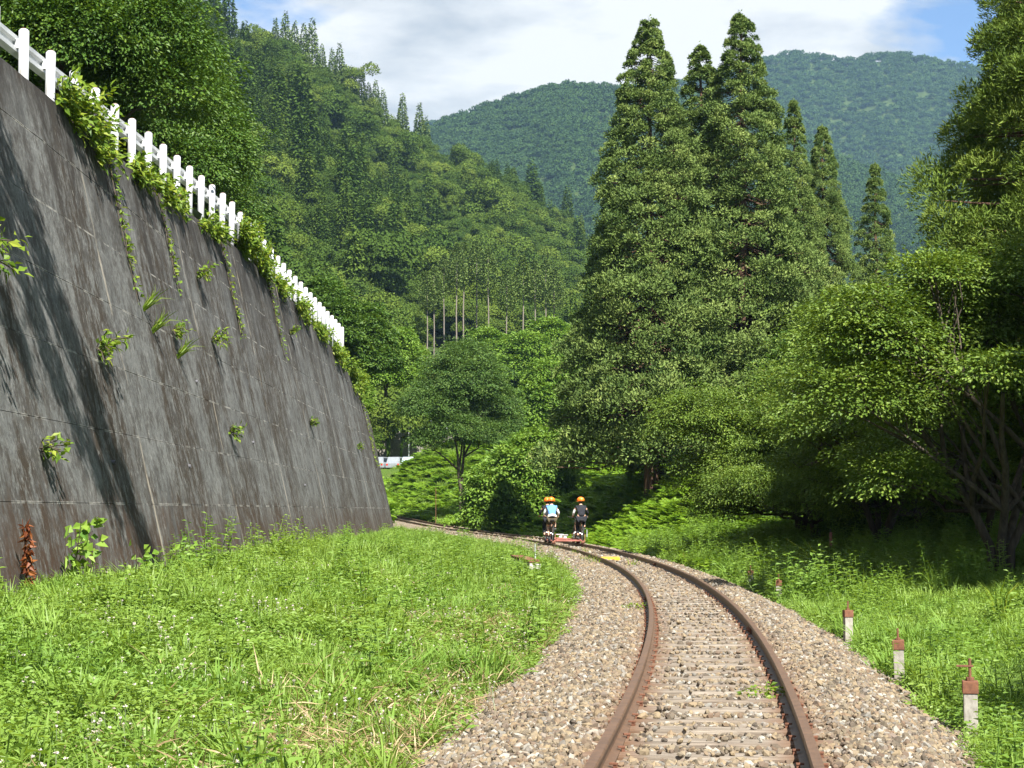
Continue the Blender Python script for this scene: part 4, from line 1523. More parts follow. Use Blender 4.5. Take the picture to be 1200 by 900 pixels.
def grass_mesh(seed, n=52, hmax=0.32, r=0.14, w=0.007):
    rng = np.random.default_rng(seed)
    qb = QB()
    for q in range(n):
        a = rng.uniform(0, 6.283)
        b0 = np.array([math.cos(a) * r * rng.random(), math.sin(a) * r * rng.random(), -0.03])
        hh = hmax * rng.uniform(0.45, 1.0)
        lean = rng.uniform(0.1, 0.75) * hh
        dirv = np.array([math.cos(a + rng.normal(0, 0.6)), math.sin(a + rng.normal(0, 0.6)), 0])
        p1 = b0 + dirv * lean * 0.3 + np.array([0, 0, hh * 0.6])
        p2 = b0 + dirv * lean + np.array([0, 0, hh * rng.uniform(0.75, 1.0)])
        s = np.cross(dirv, [0, 0, 1.0]) * w * rng.uniform(0.7, 1.4)
        t_ = float(np.clip(rng.normal(0.6, 0.2), 0, 1))
        qb.raw(np.array([b0 - s, b0 + s, p1 + s * 0.8, p1 - s * 0.8, p2 + s * 0.12, p2 - s * 0.12]), [[0, 1, 2, 3], [3, 2, 4, 5]], t_)
    me = qb.mesh('grass')
    me.materials.append(M['ground_leaf'])
    return me


def tall_weed_mesh(seed, hmax=0.55):
    rng = np.random.default_rng(seed)
    qb = QB()
    for s in range(4):
        b0 = np.array([rng.normal(0, 0.07), rng.normal(0, 0.07), -0.03])
        tip = b0 + np.array([rng.normal(0, 0.08), rng.normal(0, 0.08), hmax * rng.uniform(0.7, 1)])
        qb.tube([b0, (b0 + tip) / 2 + rng.normal(0, 0.02, 3), tip], [0.006, 0.005, 0.002], 4, 0.35)
        n = 16
        f = np.linspace(0.2, 1, n)[:, None]
        C = b0 + (tip - b0) * f
        a = np.arange(n) * 2.4 + rng.uniform(0, 6)
        ax = np.stack([np.cos(a), np.sin(a), np.full(n, 0.25)], 1)
        qb.leaves(C, ax, np.array([0, 0, 1.0]) + ax * 0.2 + rng.normal(0, 0.2, (n, 3)), 0.13 * (1.15 - 0.7 * f[:, 0]), 0.05 * (1.15 - 0.6 * f[:, 0]), np.clip(rng.normal(0.45, 0.15, n), 0, 1))
    me = qb.mesh('tall_weed')
    me.materials.append(M['ground_leaf'])
    return me


def fern_mesh(seed, nf=13, ln=0.62):
    rng = np.random.default_rng(seed)
    qb = QB()
    for q in range(nf):
        a = q / nf * 6.283 + rng.normal(0, 0.25)
        dv = np.array([math.cos(a), math.sin(a), 0])
        L_ = ln * rng.uniform(0.7, 1.1)
        m = 13
        f = np.linspace(0.12, 1, m)
        P = dv * (f * L_ * 0.8)[:, None] + np.array([0, 0, 1.0]) * (L_ * 0.95 * (f - 0.62 * f ** 2))[:, None]
        side = np.cross(dv, [0, 0, 1.0])
        tt = np.clip(rng.normal(0.5, 0.15), 0, 1)
        for sg in (-1, 1):
            ax = side * sg + dv * 0.45 + rng.normal(0, 0.08, (m, 3))
            qb.leaves(P, ax, np.array([0, 0, 1.0]) + rng.normal(0, 0.15, (m, 3)), 0.17 * L_ / 0.75 * (np.sin(np.pi * np.clip(0.15 + 0.85 * f, 0, 1)) + 0.15), 0.06, np.clip(tt + rng.normal(0, 0.1, m), 0, 1))
        qb.tube(np.concatenate([[[0, 0, -0.03]], P[::4]]), 0.005, 3, 0.3)
    me = qb.mesh('fern')
    me.materials.append(M['fern'])
    return me


weeds = [weed_mesh(200 + q) for q in range(5)]
grasses = [grass_mesh(220 + q) for q in range(4)]
talls = [tall_weed_mesh(240 + q) for q in range(3)]
ferns = [fern_mesh(260 + q) for q in range(3)]


POSTS = [((px - 600) / F * (F * (CH + 0.27) / (py - HZ)), F * (CH + 0.27) / (py - HZ)) for px, py in ((1132, 845), (1050, 786), (991, 743), (911, 700), (878, 686), (800, 660), (777, 655), (751, 647))]


def cover(name, n, y0, y1, side, label, pw, pg, pt, variants_scale=1.0, smax=None):
    Y = y0 + (y1 - y0) * RNG.random(n)
    Wl = np.minimum(0.30 * Y + 0.8, 60)
    if side < 0:
        lo = np.maximum(-5.55, -Wl)
        hi = cx(Y) - 1.86 - 0.16 * wob(Y, Y * 0.3, 1.1) - 0.12 * sstep(10, 7, Y)
        ok0 = hi > lo
        X = lo + (hi - lo) * RNG.random(n)
    else:
        lo = cx(Y) + 1.80 + 0.12 * wob(Y, Y * 0.4, 1.3)
        hi = np.minimum(Wl, cx(Y) + (smax or 16))
        ok0 = hi > lo
        X = lo + (hi - lo) * RNG.random(n)
    ok = ok0 & (RNG.random(n) < np.clip((hi - lo) / max(1e-6, float(np.max(hi - lo))), 0, 1))
    X, Y = X[ok], Y[ok]
    # thin bare spots
    bare = wob(X, Y, 1.25, 7) + 0.25 * wob(X, Y, 4.0, 2)
    near = np.abs(X - cx(Y))
    keep = ~((bare > 0.80) & (RNG.random(len(X)) < 0.75))
    for (qx, qy, qr) in ((-1.35, 11.4, 0.75), (-0.9, 12.6, 0.45), (-2.2, 9.8, 0.5), (-0.55, 15.5, 0.4)):
        inn = (np.hypot(X - qx, (Y - qy) * 0.7) < qr * (1 + 0.4 * wob(X, Y, 3.0))) & (side < 0)
        keep &= ~(inn & (RNG.random(len(X)) < 0.72))
    X, Y, near = X[keep], Y[keep], near[keep]
    if side > 0:
        for (qx, qy) in POSTS:
            dd = np.hypot(X - qx, (Y - qy + 0.06) * 0.8)
            k_ = dd > 0.22
            X, Y, near = X[k_], Y[k_], near[k_]
    m = len(X)
    zone = wob(X, Y, 0.55, 3)
    pgz = np.clip(pg + 0.35 * zone, 0.03, 0.9)
    r = RNG.random(m)
    idx = np.where(r < pgz, RNG.integers(5, 9, m), np.where(RNG.random(m) < pt, RNG.integers(9, 12, m), RNG.integers(0, 5, m)))
    z2 = wob(X, Y, 1.9, 11)
    sc = RNG.uniform(0.65, 1.3, m) * variants_scale * (1 + 0.28 * z2) * np.clip(0.55 + (near - 1.45) * 0.9, 0.55, 1.0)
    it = np.clip(0.5 + 0.25 * wob(X, Y, 1.6, 4) + RNG.normal(0, 0.16, m), 0, 1)
    o = scatter(name, np.stack([X, Y, ground(X, Y)], 1), rotz(m, 0.1), sc[:, None] * np.array([1, 1, 1.0]) * RNG.uniform(0.85, 1.15, (m, 3)), idx, weeds + grasses + talls, [M['ground_leaf']], it)
    tag(o, label, kind='stuff')


cover('grass', 6500, 7.5, 22, -1, 'bright green weeds and grass on the near left meadow', 0.6, 0.14, 0.025)
cover('grass', 9000, 22, 50, -1, 'bright grass and weeds along the wall foot', 0.6, 0.2, 0.03, 1.15)
cover('grass', 10000, 50, 132, -1, 'long bright grass between wall end and track', 0.4, 0.35, 0.03, 1.0)
cover('grass', 6500, 7.5, 30, 1, 'bright grass beside the gravel on the near right', 0.6, 0.25, 0.05, 0.95, 9)
cover('grass', 9000, 30, 70, 1, 'green undergrowth under the trees on the right', 0.6, 0.25, 0.3, 1.4, 14)

# clover heads and dry stems in the meadow


def flower_mesh(seed):
    rng = np.random.default_rng(seed)
    qb = QB()
    for q in range(5):
        b0 = np.array([rng.normal(0, 0.12), rng.normal(0, 0.12), 0])
        tp = b0 + np.array([rng.normal(0, 0.03), rng.normal(0, 0.03), rng.uniform(0.10, 0.19)])
        qb.tube([b0, tp], [0.0025, 0.002], 3, 0.2)
        d = rdir(9, rng)
        d[:, 2] = np.abs(d[:, 2])
        qb.leaves(np.repeat(tp[None], 9, 0), d, rdir(9, rng), 0.014, 0.008, 1.0)
    me = qb.mesh('clover_head')
    me.materials.append(M['flower'])
    return me


def dry_mesh(seed):
    rng = np.random.default_rng(seed)
    qb = QB()
    n = 26
    a = rng.uniform(0, 6.283, n)
    C = np.stack([0.15 * rng.normal(size=n), 0.15 * rng.normal(size=n), rng.uniform(0, 0.08, n)], 1)
    ax = np.stack([np.cos(a), np.sin(a), rng.uniform(0.0, 0.8, n)], 1)
    qb.leaves(C, ax, np.array([0, 0, 1.0]) + rng.normal(0, 0.5, (n, 3)), rng.uniform(0.10, 0.26, n), 0.008, rng.random(n))
    me = qb.mesh('dry_stem')
    me.materials.append(M['straw'])
    return me


n = 520
Y = RNG.uniform(8, 34, n)
X = cx(Y) - 1.9 - RNG.random(n) * 5.5
o = scatter('clover_heads', np.stack([X, Y, ground(X, Y)], 1), rotz(n, 0.1), RNG.uniform(0.8, 1.3, (n, 1)) * np.ones(3), RNG.integers(0, 3, n), [flower_mesh(400 + q) for q in range(3)], [M['flower']], RNG.random(n))
tag(o, 'pale clover heads dotted through the left meadow', kind='stuff')
n = 800
Y = RNG.uniform(8, 30, n)
X = cx(Y) - 1.75 - np.abs(RNG.normal(0, 0.9, n)) - 0.1
o = scatter('dry_stems', np.stack([X, Y, ground(X, Y)], 1), rotz(n, 0.2), RNG.uniform(0.8, 1.4, (n, 1)) * np.ones(3), RNG.integers(0, 3, n), [dry_mesh(420 + q) for q in range(3)], [M['straw']], RNG.random(n))
tag(o, 'dry straw and dead stems along the meadow edge', kind='stuff')

# ferns on the right bank beyond and below the trees
n = 5200
Y = RNG.uniform(44, 100, n)
X = cx(Y) + 2.1 + RNG.random(n) ** 1.3 * 11
ok = X < 0.30 * Y
X, Y = X[ok], Y[ok]
m = len(X)
o = scatter('ferns', np.stack([X, Y, ground(X, Y)], 1), rotz(m, 0.12), RNG.uniform(0.7, 1.35, (m, 1)) * np.ones(3), np.where(RNG.random(m) < 0.5, RNG.integers(0, 3, m), RNG.integers(3, 8, m)), ferns + [w_.copy() for w_ in weeds], [M['fern']], np.clip(0.55 + 0.2 * wob(X, Y, 0.7) + RNG.normal(0, 0.15, m), 0, 1))
tag(o, 'sunlit yellow-green ferns covering the right bank', kind='stuff')
# slope beyond the wall end and foot of the far trees
n = 9000
Y = RNG.uniform(100, 185, n)
X = cx(Y) + 2.2 + RNG.random(n) * 30
m = len(X)
o = scatter('slope_grass', np.stack([X, Y, ground(X, Y)], 1), rotz(m, 0.12), RNG.uniform(1.3, 2.4, (m, 1)) * np.ones(3), np.where(RNG.random(m) < 0.25, RNG.integers(0, 3, m), RNG.integers(3, 9, m)), ferns + grasses[:3] + weeds[:3], [M['fern'], M['ground_leaf']], np.clip(0.5 + 0.25 * wob(X, Y, 0.4) + RNG.normal(0, 0.15, m), 0, 1))
tag(o, 'green weedy slope beyond the end of the wall', kind='stuff')
# undergrowth on the embankment verge and the wall end
n = 2600
Y = RNG.uniform(86.5, 150, n)
f = RNG.random(n)
sh = cx(Y) - cx(86)
X = -6.2 + sh - 3.6 * f
Z = 0.6 + 8.0 * f
o = scatter('wall_end_plants', np.stack([X, Y, Z], 1), rotz(n, 0.4), RNG.uniform(1.2, 2.4, (n, 1)) * np.ones(3), RNG.integers(0, 6, n), ferns + talls, [M['fern'], M['ground_leaf']], np.clip(RNG.normal(0.45, 0.2, n), 0, 1))
tag(o, 'leafy plants covering the bank past the wall end', kind='stuff')

# ---------------------------------------------------------------- plants on the wall


def vine_mesh(segs, seed, leaf=0.09, spread=0.16, dens=90, droop=0.3):
    """leafy stems along polylines (relative coordinates)"""
    rng = np.random.default_rng(seed)
    qb = QB()
    wb = QB()
    for pts in segs:
        pts = np.asarray(pts, float)
        seglen = np.linalg.norm(np.diff(pts, axis=0), axis=1)
        cum = np.concatenate([[0], np.cumsum(seglen)])
        n = max(4, int(cum[-1] * dens))
        s = rng.random(n) * cum[-1]
        C = np.stack([np.interp(s, cum, pts[:, q]) for q in range(3)], 1)
        d = rdir(n, rng)
        d[:, 0] = np.abs(d[:, 0])
        C = C + d * spread * rng.random((n, 1))
        ax = d + np.array([0.3, 0, -droop]) + rng.normal(0, 0.4, (n, 3))
        qb.leaves(C, ax, np.array([0.7, -0.2, 0.9]) + rng.normal(0, 0.4, (n, 3)), leaf * rng.uniform(0.6, 1.4, n), leaf * rng.uniform(0.45, 0.75, n), np.clip(rng.normal(0.5, 0.22, n), 0, 1))
        wb.tube(pts, 0.008, 4, 0.3)
    return qb.mesh('leaves'), wb.mesh('stem')


def put_plant(name, loc, segs, seed, label, cat='plant', mat='vine', group=None, **kw):
    lv, st = vine_mesh(segs, seed, **kw)
    lv.materials.append(M[mat])
    st.materials.append(M['bark'])
    r = empty(name, loc)
    tag(r, label, cat, group)
    link('leaves', lv, None, r)
    link('stem', st, None, r)
    return r


rp = np.random.default_rng(91)


def shrub_segs(n, w, hgt, out=0.3, down=0.0):
    S = []
    for q in range(n):
        a = rp.uniform(-1, 1)
        e = np.array([out * rp.uniform(0.2, 1.2), a * w, hgt * rp.uniform(0.3, 1.0) - down * rp.random()])
        S.append([np.zeros(3) + np.array([0, a * w * 0.3, 0]), e * 0.55 + np.array([0, 0, hgt * 0.12]), e])
    return S


# shrubs and creepers along the wall top  (y, width, height, label)
for (y_, w_, h_, dn, lb, n_) in ((29.6, 1.5, 0.75, 0.7, 'big yellow-green shrub spilling over the wall top below the nearest posts', 44),
                                 (31.4, 1.1, 0.5, 0.9, 'leafy creeper hanging off the wall top right of the big shrub', 26),
                                 (35.2, 1.3, 0.35, 0.5, 'low creeper along the wall top under the fifth post', 22),
                                 (38.6, 1.5, 0.3, 0.5, 'low creeper along the wall top under the middle posts', 22),
                                 (43.5, 1.8, 0.22, 0.3, 'thin strip of weeds on the wall top below the guardrail', 18),
                                 (49.8, 1.7, 1.25, 0.3, 'tall bright shrub hiding the guardrail at the bend', 46),
                                 (53.2, 1.6, 1.0, 0.8, 'yellowish shrub right of the tall bright shrub', 34),
                                 (57.6, 1.6, 0.6, 0.8, 'reddish green shrub under the far white posts', 26),
                                 (62.5, 2.2, 0.4, 0.7, 'creeper along the wall top below the far posts', 26),
                                 (68.5, 2.4, 0.4, 0.7, 'creeper on the descending wall top', 28),
                                 (75, 2.4, 0.7, 1.0, 'thick creeper near the far end of the wall top', 34),
                                 (81, 2.3, 1.3, 1.2, 'bushy creeper covering the far wall corner', 40)):
    z_ = float(wtop(y_))
    put_plant('wall_shrub', (float(wall_x(z_)) - 0.15, y_, z_ - 0.05), shrub_segs(n_, w_, h_, 0.45, dn), int(y_ * 10), lb, 'shrub', leaf=0.14, spread=0.2, dens=42)
# hanging vines down the wall face
for (y_, dz, lb) in ((31.8, 3.2, 'long thin vine hanging down the brown streak'), (36.6, 2.4, 'thin vine trailing from the middle of the wall top'), (45.0, 2.8, 'thin vine in the middle of the wall face'), (54.0, 2.6, 'vine hanging below the yellowish shrub'), (83.0, 3.4, 'vine hanging on the far end of the wall')):
    zt0 = float(wtop(y_))
    S = []
    for q in range(3):
        pts = []
        for k in range(7):
            z_ = zt0 - dz * rp.uniform(0.8, 1) * k / 6
            pts.append([float(wall_x(z_)) - float(wall_x(zt0)) + 0.03, rp.normal(0, 0.06) + 0.1 * q, z_ - zt0])
        S.append(pts)
    put_plant('hanging_vine', (float(wall_x(zt0)), y_, zt0), S, int(y_ * 7), lb, 'vine', leaf=0.10, spread=0.09, dens=16)
# small plants rooted in the wall
for (px, py, sz, lb) in ((113, 408, 0.55, 'yellow-green plant rooted in the wall inside the shadow edge'), (228, 320, 0.42, 'small bright tuft at the top of the tall joint'), (246, 397, 0.42, 'small bright plant halfway up the tall joint'), (268, 506, 0.34, 'small flat plant low on the tall joint'), (46, 526, 0.3, 'tiny yellow plant low on the left of the wall'), (200, 386, 0.36, 'small plant on the brown streak'), (362, 494, 0.3, 'tiny plant on the far part of the wall'), (418, 523, 0.3, 'thin plant near the far lower wall'), (338, 388, 0.35, 'tiny tuft below the far guardrail')):
    # intersect the view ray with the wall face
    a = (px - 600) / F
    b_ = (HZ - py) / F
    Y_ = (-5.65 - 0.23 * (CH - 0.4)) / (a + 0.23 * b_)
    z_ = CH + b_ * Y_
    put_plant('wall_plant', (float(wall_x(z_)) + 0.01, Y_, z_), shrub_segs(9, sz, sz * 0.7, sz * 0.8, sz * 0.9), px, lb, 'plant', leaf=0.11, spread=0.1, dens=34)
# arching grass tufts in the wall
gm = grass_mesh(300, 22, 0.75, 0.05, 0.012)
gm.materials.clear()
gm.materials.append(M['vine'])
for (px, py, lb) in ((165, 362, 'grass tuft arching out of the brown streak, upper one'), (206, 418, 'grass tuft arching out of the wall right of the brown streak'), (176, 388, 'grass tuft arching out of the brown streak, lower one')):
    a = (px - 600) / F
    b_ = (HZ - py) / F
    Y_ = (-5.65 - 0.23 * (CH - 0.4)) / (a + 0.23 * b_)
    z_ = CH + b_ * Y_
    o = link('grass_tuft', gm, None, None, (float(wall_x(z_)) + 0.0, Y_, z_))
    o.rotation_euler = (0.0, 0.7, 0.2)
    tag(o, lb, 'plant')
# leafy sprig at the left frame edge
put_plant('leafy_sprig', (-6.5, 20.7, 4.35), shrub_segs(16, 0.6, 0.4, 0.6, 0.6), 777, 'leafy sprig on the wall cut off by the left frame edge', 'plant', leaf=0.13, dens=40)


# big-leaved plant at the wall foot
def big_leaf_plant(loc, seed, ht, n, leaf, label, mat='broad_bright'):
    rng = np.random.default_rng(seed)
    r = empty('leafy_plant', loc)
    tag(r, label, 'plant')
    qb, wb = QB(), QB()
    for s in range(6):
        tip = np.array([rng.uniform(0.0, 0.3), rng.normal(0, 0.22), ht * rng.uniform(0.6, 1)])
        pts = [np.array([0, rng.normal(0, 0.06), -0.2]), tip * 0.5 + rng.normal(0, 0.03, 3), tip]
        wb.tube(pts, [0.010, 0.008, 0.004], 5)
        m = n // 6
        f = rng.uniform(0.15, 1, m)[:, None]
        C = pts[0] + (pts[2] - pts[0]) * f + rng.normal(0, 0.05, (m, 3))
        d = rdir(m, rng)
        d[:, 0] = np.abs(d[:, 0])
        C = C + d * 0.10
        qb.leaves(C, d + np.array([0.2, 0, -0.3]), np.array([0.7, -0.5, 0.7]) + rng.normal(0, 0.4, (m, 3)), leaf * rng.uniform(0.7, 1.3, m), leaf * rng.uniform(0.6, 0.9, m), np.clip(rng.normal(0.55, 0.25, m), 0, 1), 0.2)
    lm = qb.mesh('leaves')
    lm.materials.append(M[mat])
    link('leaves', lm, None, r)
    sm = wb.mesh('stem')
    sm.materials.append(M['bark'])
    link('stem', sm, None, r)


big_leaf_plant((-5.52, 22.3, 0.2), 5, 1.15, 110, 0.14, 'tall broad-leaved green plant climbing the wall foot')
big_leaf_plant((-5.45, 25.4, 0.2), 6, 0.55, 50, 0.12, 'low leafy plant at the wall foot in the shadow')
big_leaf_plant((-5.45, 28.8, 0.2), 7, 0.6, 60, 0.12, 'leafy weed at the wall foot right of the shadow')
big_leaf_plant((-5.4, 40.5, 0.2), 8, 0.5, 60, 0.13, 'leafy weed at the wall foot below the tall joint')
big_leaf_plant((5.35, 13.9, -0.2), 9, 0.75, 130, 0.15, 'broad-leaved plant in sun beside the shaded grass at right')
big_leaf_plant((4.75, 15.2, -0.2), 10, 0.6, 110, 0.10, 'leafy weed with pale heads behind the second marker post')
# dried rusty stalk
rng = np.random.default_rng(4)
qb = QB()
n = 120
f = rng.random(n)
C = np.stack([0.02 + 0.04 * rng.random(n), rng.normal(0, 0.022, n) + 0.2 * (1 - f), f * 0.8], 1)
qb.leaves(C, rdir(n, rng) + np.array([0.2, 0, -0.6]), rdir(n, rng) + np.array([0.6, -0.4, 0.3]), 0.11, 0.055, rng.random(n))
qb.tube([[0, 0.2, -0.1], [0.03, 0.1, 0.4], [0.0, 0.0, 0.85]], [0.012, 0.01, 0.004], 5, 0.2)
me = qb.mesh('dry_stalk')
me.materials.append(M['rustleaf'])
o = link('dry_stalk', me, None, None, (-5.6, 20.55, 0.32))
tag(o, 'dried rust-orange stalk against the wall foot at far left', 'plant')

# weeds in the track
for (y_, s_, sc, lb) in ((13.6, 0.42, 1.0, 'low green weed against the inside of the right rail'), (25.5, -0.78, 1.0, 'small green weed outside the left rail')):
    o = link('weed', weed_mesh(int(y_ * 10), 110, 0.2, 0.13, 0.045), None, None, (float(cx(y_)) + s_, y_, -0.15))
    o.scale = (sc, sc, sc)
    me = o.data
    me.materials.clear()
    me.materials.append(M['vine'])
    tag(o, lb, 'weed')
k = 0
for (y_, s_, lb) in ((47, -0.8, 'grass tuft outside the left rail before the yellow board'), (50, -0.9, 'grass tuft left of the yellow board'), (46.0, 0.1, 'grass tuft between the rails before the yellow board'), (57, -0.75, 'grass tuft by the left rail behind the yellow board'), (60, -0.2, 'grass tuft between the rails behind the rail cart'), (63, -0.9, 'grass tuft beside the left wheel of the rail cart')):
    o = link('grass_tuft', grass_mesh(320 + k, 30, 0.32, 0.22), None, None, (float(cx(y_)) + s_, y_, -0.16))
    o.data.materials.clear()
    o.data.materials.append(M['vine'])
    tag(o, lb, 'grass tuft')
    k += 1
# tall grass tufts under the right trees
tg = grass_mesh(340, 34, 1.25, 0.16, 0.016)
tg.materials.clear()
tg.materials.append(M['vine'])
for (px, py, Y_, s, lb) in ((958, 668, 40, 1.0, 'tall arching grass tuft in front of the forked pale trunk'), (995, 665, 41, 0.7, 'shorter arching grass tuft right of the tall tuft'), (1168, 712, 23, 0.6, 'arching grass tuft in front of the dark stems')):
    x_ = (px - 600) / F * Y_
    o = link('grass_tuft', tg, None, None, (x_, Y_, float(ground(x_, Y_))))
    o.scale = (s, s, s)
    o.rotation_euler = (0, 0, px)
    tag(o, lb, 'grass tuft')

# ================================================================ SMALL THINGS
# marker posts on the right
mb = MB()
mb.box((0, 0, 0.02), (0.098, 0.098, 0.50), bev=0.008)
mp_me = mb.mesh('post')
mp_me.materials.append(M['concrete_post'])
mb = MB()
mb.box((0, 0, 0.315), (0.112, 0.112, 0.088), bev=0.006)
mc_me = mb.mesh('cap')
mc_me.materials.append(M['rust'])
mb = MB()
mb.cyl((0, 0, 0.35), (0, 0, 0.52), 0.011, k=8)
mb.box((-0.035, 0.0, 0.465), (0.12, 0.03, 0.014), bev=0.003)
mb.cyl((0, 0, 0.36), (0, 0, 0.385), 0.03, k=8)
pin_me = mb.mesh('pin')
pin_me.materials.append(M['rust'])
mb = MB()
mb.cyl((0, 0, 0.35), (0, 0, 0.47), 0.010, k=8)
mb.cyl((0, 0, 0.36), (0, 0, 0.38), 0.024, k=8)
pin2_me = mb.mesh('pin')
pin2_me.materials.append(M['rust'])
posts = [(1132, 845, 'concrete marker post with rusty cap and bent pin, nearest the camera'), (1050, 786, 'concrete marker post with rusty cap and long upright pin, second nearest'), (991, 743, 'third concrete marker post along the gravel edge'), (911, 700, 'fourth concrete marker post, its rusty cap just above the grass'), (878, 686, 'dark weathered marker post behind the fourth one'), (800, 660, 'small rusty topped marker post on the far gravel edge'), (777, 655, 'tiny rusty marker post further along the gravel edge'), (751, 647, 'farthest tiny marker post near the yellow board')]
for k, (px, py, lb) in enumerate(posts):
    Y_ = F * (CH + 0.27) / (py - HZ)
    x_ = (px - 600) / F * Y_
    r = empty('marker_post', (x_, Y_, -0.32))
    r.rotation_euler = (random.uniform(-0.05, 0.05), random.uniform(-0.05, 0.05), random.uniform(-0.25, 0.15))
    if k in (5, 6, 7):
        r.scale = (1.1, 1.1, 0.75)
    tag(r, lb, 'marker post', 'concrete marker posts along the right gravel edge')
    b_ = link('post', mp_me, None, r)
    if k == 4:
        b_.data = mp_me.copy()
        b_.data.materials.clear()
        b_.data.materials.append(M['greycloth'])
    link('cap', mc_me, None, r)
    link('pin', pin_me if k == 0 else pin2_me, None, r)

# yellow board between the rails
Yb = 50.5
h = heading(Yb)
mb = MB()
mb.box((0, 0, 0), (0.60, 0.30, 0.05), bev=0.006)
for q in (-0.22, 0.22):
    mb.cyl((q, 0, 0.02), (q, 0, 0.035), 0.018, k=8)
o = link('yellow_board', mb.mesh('yellow_board'), M['yellow'], None, (float(cx(Yb)) - 0.22, Yb, -0.08))
o.rotation_euler = (0.12, 0, -h)
tag(o, 'flat yellow painted board lying between the rails', 'board')
# old stub lying in the grass left of the track
mb = MB()
V_ = [(-0.14, 0, 0), (0.14, 0, 0), (0.14, 0, 0.26), (0.1, 0, 0.31), (-0.1, 0, 0.31), (-0.14, 0, 0.26)]
mb.box((0, 1.3, 0.18), (0.26, 2.6, 0.30), bev=0.03)
stub = link('old_beam', mb.mesh('old_beam'), M['concrete'], None, (0.52, 40.5, -0.22))
stub.rotation_euler = (0.02, 0, 0.16)
mb = MB()
mb.box((0, 1.3, 0.345), (0.29, 2.64, 0.05), bev=0.01)
link('rusty_plate', mb.mesh('rusty_plate'), M['rust'], stub)
tag(stub, 'old concrete beam with a rusty brown top half buried in the grass', 'beam')
# slim white stakes
for (x_, y_, hh, lb) in ((0.62, 48.0, 0.62, 'slim white stake in the gravel left of the track'), (0.80, 84, 0.6, 'slim white stake in the ferns right of the far track'), (-5.6, 132, 2.6, 'thin dark stake standing by the far track')):
    mb = MB()
    mb.cyl((0, 0, -0.2), (0, 0, hh), 0.022, 0.02, k=8)
    mb.cyl((0, 0, hh), (0, 0, hh + 0.015), 0.022, 0.012, k=8)
    o = link('stake', mb.mesh('stake'), M['rust'] if y_ > 100 else M['white'], None, (x_ + (2.7 if y_ == 84 else 0), y_, -0.25 + float(zt(y_))))
    tag(o, lb, 'stake')
# red flags on stakes under the right trees
for (px, py, Y_, lb) in ((972, 645, 44, 'small red tag on a stake under the right trees'),):
    x_ = (px - 600) / F * Y_
    r = empty('tagged_stake', (x_, Y_, float(ground(x_, Y_))))
    tag(r, lb, 'stake')
    mb = MB()
    mb.cyl((0, 0, -0.1), (0, 0, 1.0), 0.015, k=8)
    link('pole', mb.mesh('pole'), M['bark'], r)
    mb = MB()
    mb.box((0.0, -0.02, 0.75), (0.07, 0.012, 0.34), bev=0.004)
    link('ribbon', mb.mesh('ribbon'), M['redframe'], r)

# ---------------------------------------------------------------- far wall, fence, cars, signal
zq = CH + (HZ - 547) / F * 190
fw = empty('far_wall', (-12, 200, zq - 0.6))
tag(fw, 'pale concrete wall far beyond the end of the retaining wall', 'wall')
for q in range(6):
    mb = MB()
    for w in range(5):
        mb.box((-5 + q * 2.42, 0, 0.75 + w * 0.86), (2.40, 0.35, 0.84), bev=0.02)
    link('block_panel', mb.mesh('block_panel'), M['concrete_old'], fw)
ff = empty('mesh_fence', (-12, 200.1, zq - 0.6 + 4.85))
tag(ff, 'green wire mesh fence with pale posts on top of the far wall', 'fence')
for q in range(9):
    mb = MB()
    mb.cyl((-5.8 + q * 1.75, 0, -0.4), (-5.8 + q * 1.75, 0, 1.25), 0.05, k=8)
    link('post', mb.mesh('post'), M['galv'], ff)
mb = MB()
for q in range(70):
    mb.box((-5.8 + q * 0.2, 0, 0.6), (0.018, 0.02, 1.15))
for w in range(6):
    mb.box((1.2, 0.025, 0.05 + w * 0.22), (14.0, 0.015, 0.018))
link('wire_mesh', mb.mesh('wire_mesh'), M['fencegreen'], ff)
mb = MB()
mb.cyl((0, 0, 0), (0, 0, 4.3), 0.07, 0.055, k=10)
mb.box((0.1, 0, 4.33), (0.4, 0.16, 0.10), bev=0.03)
o = link('lamp_pole', mb.mesh('lamp_pole'), M['galv'], None, at(479, 547, 194))
tag(o, 'pale pole standing in front of the far wall', 'pole')


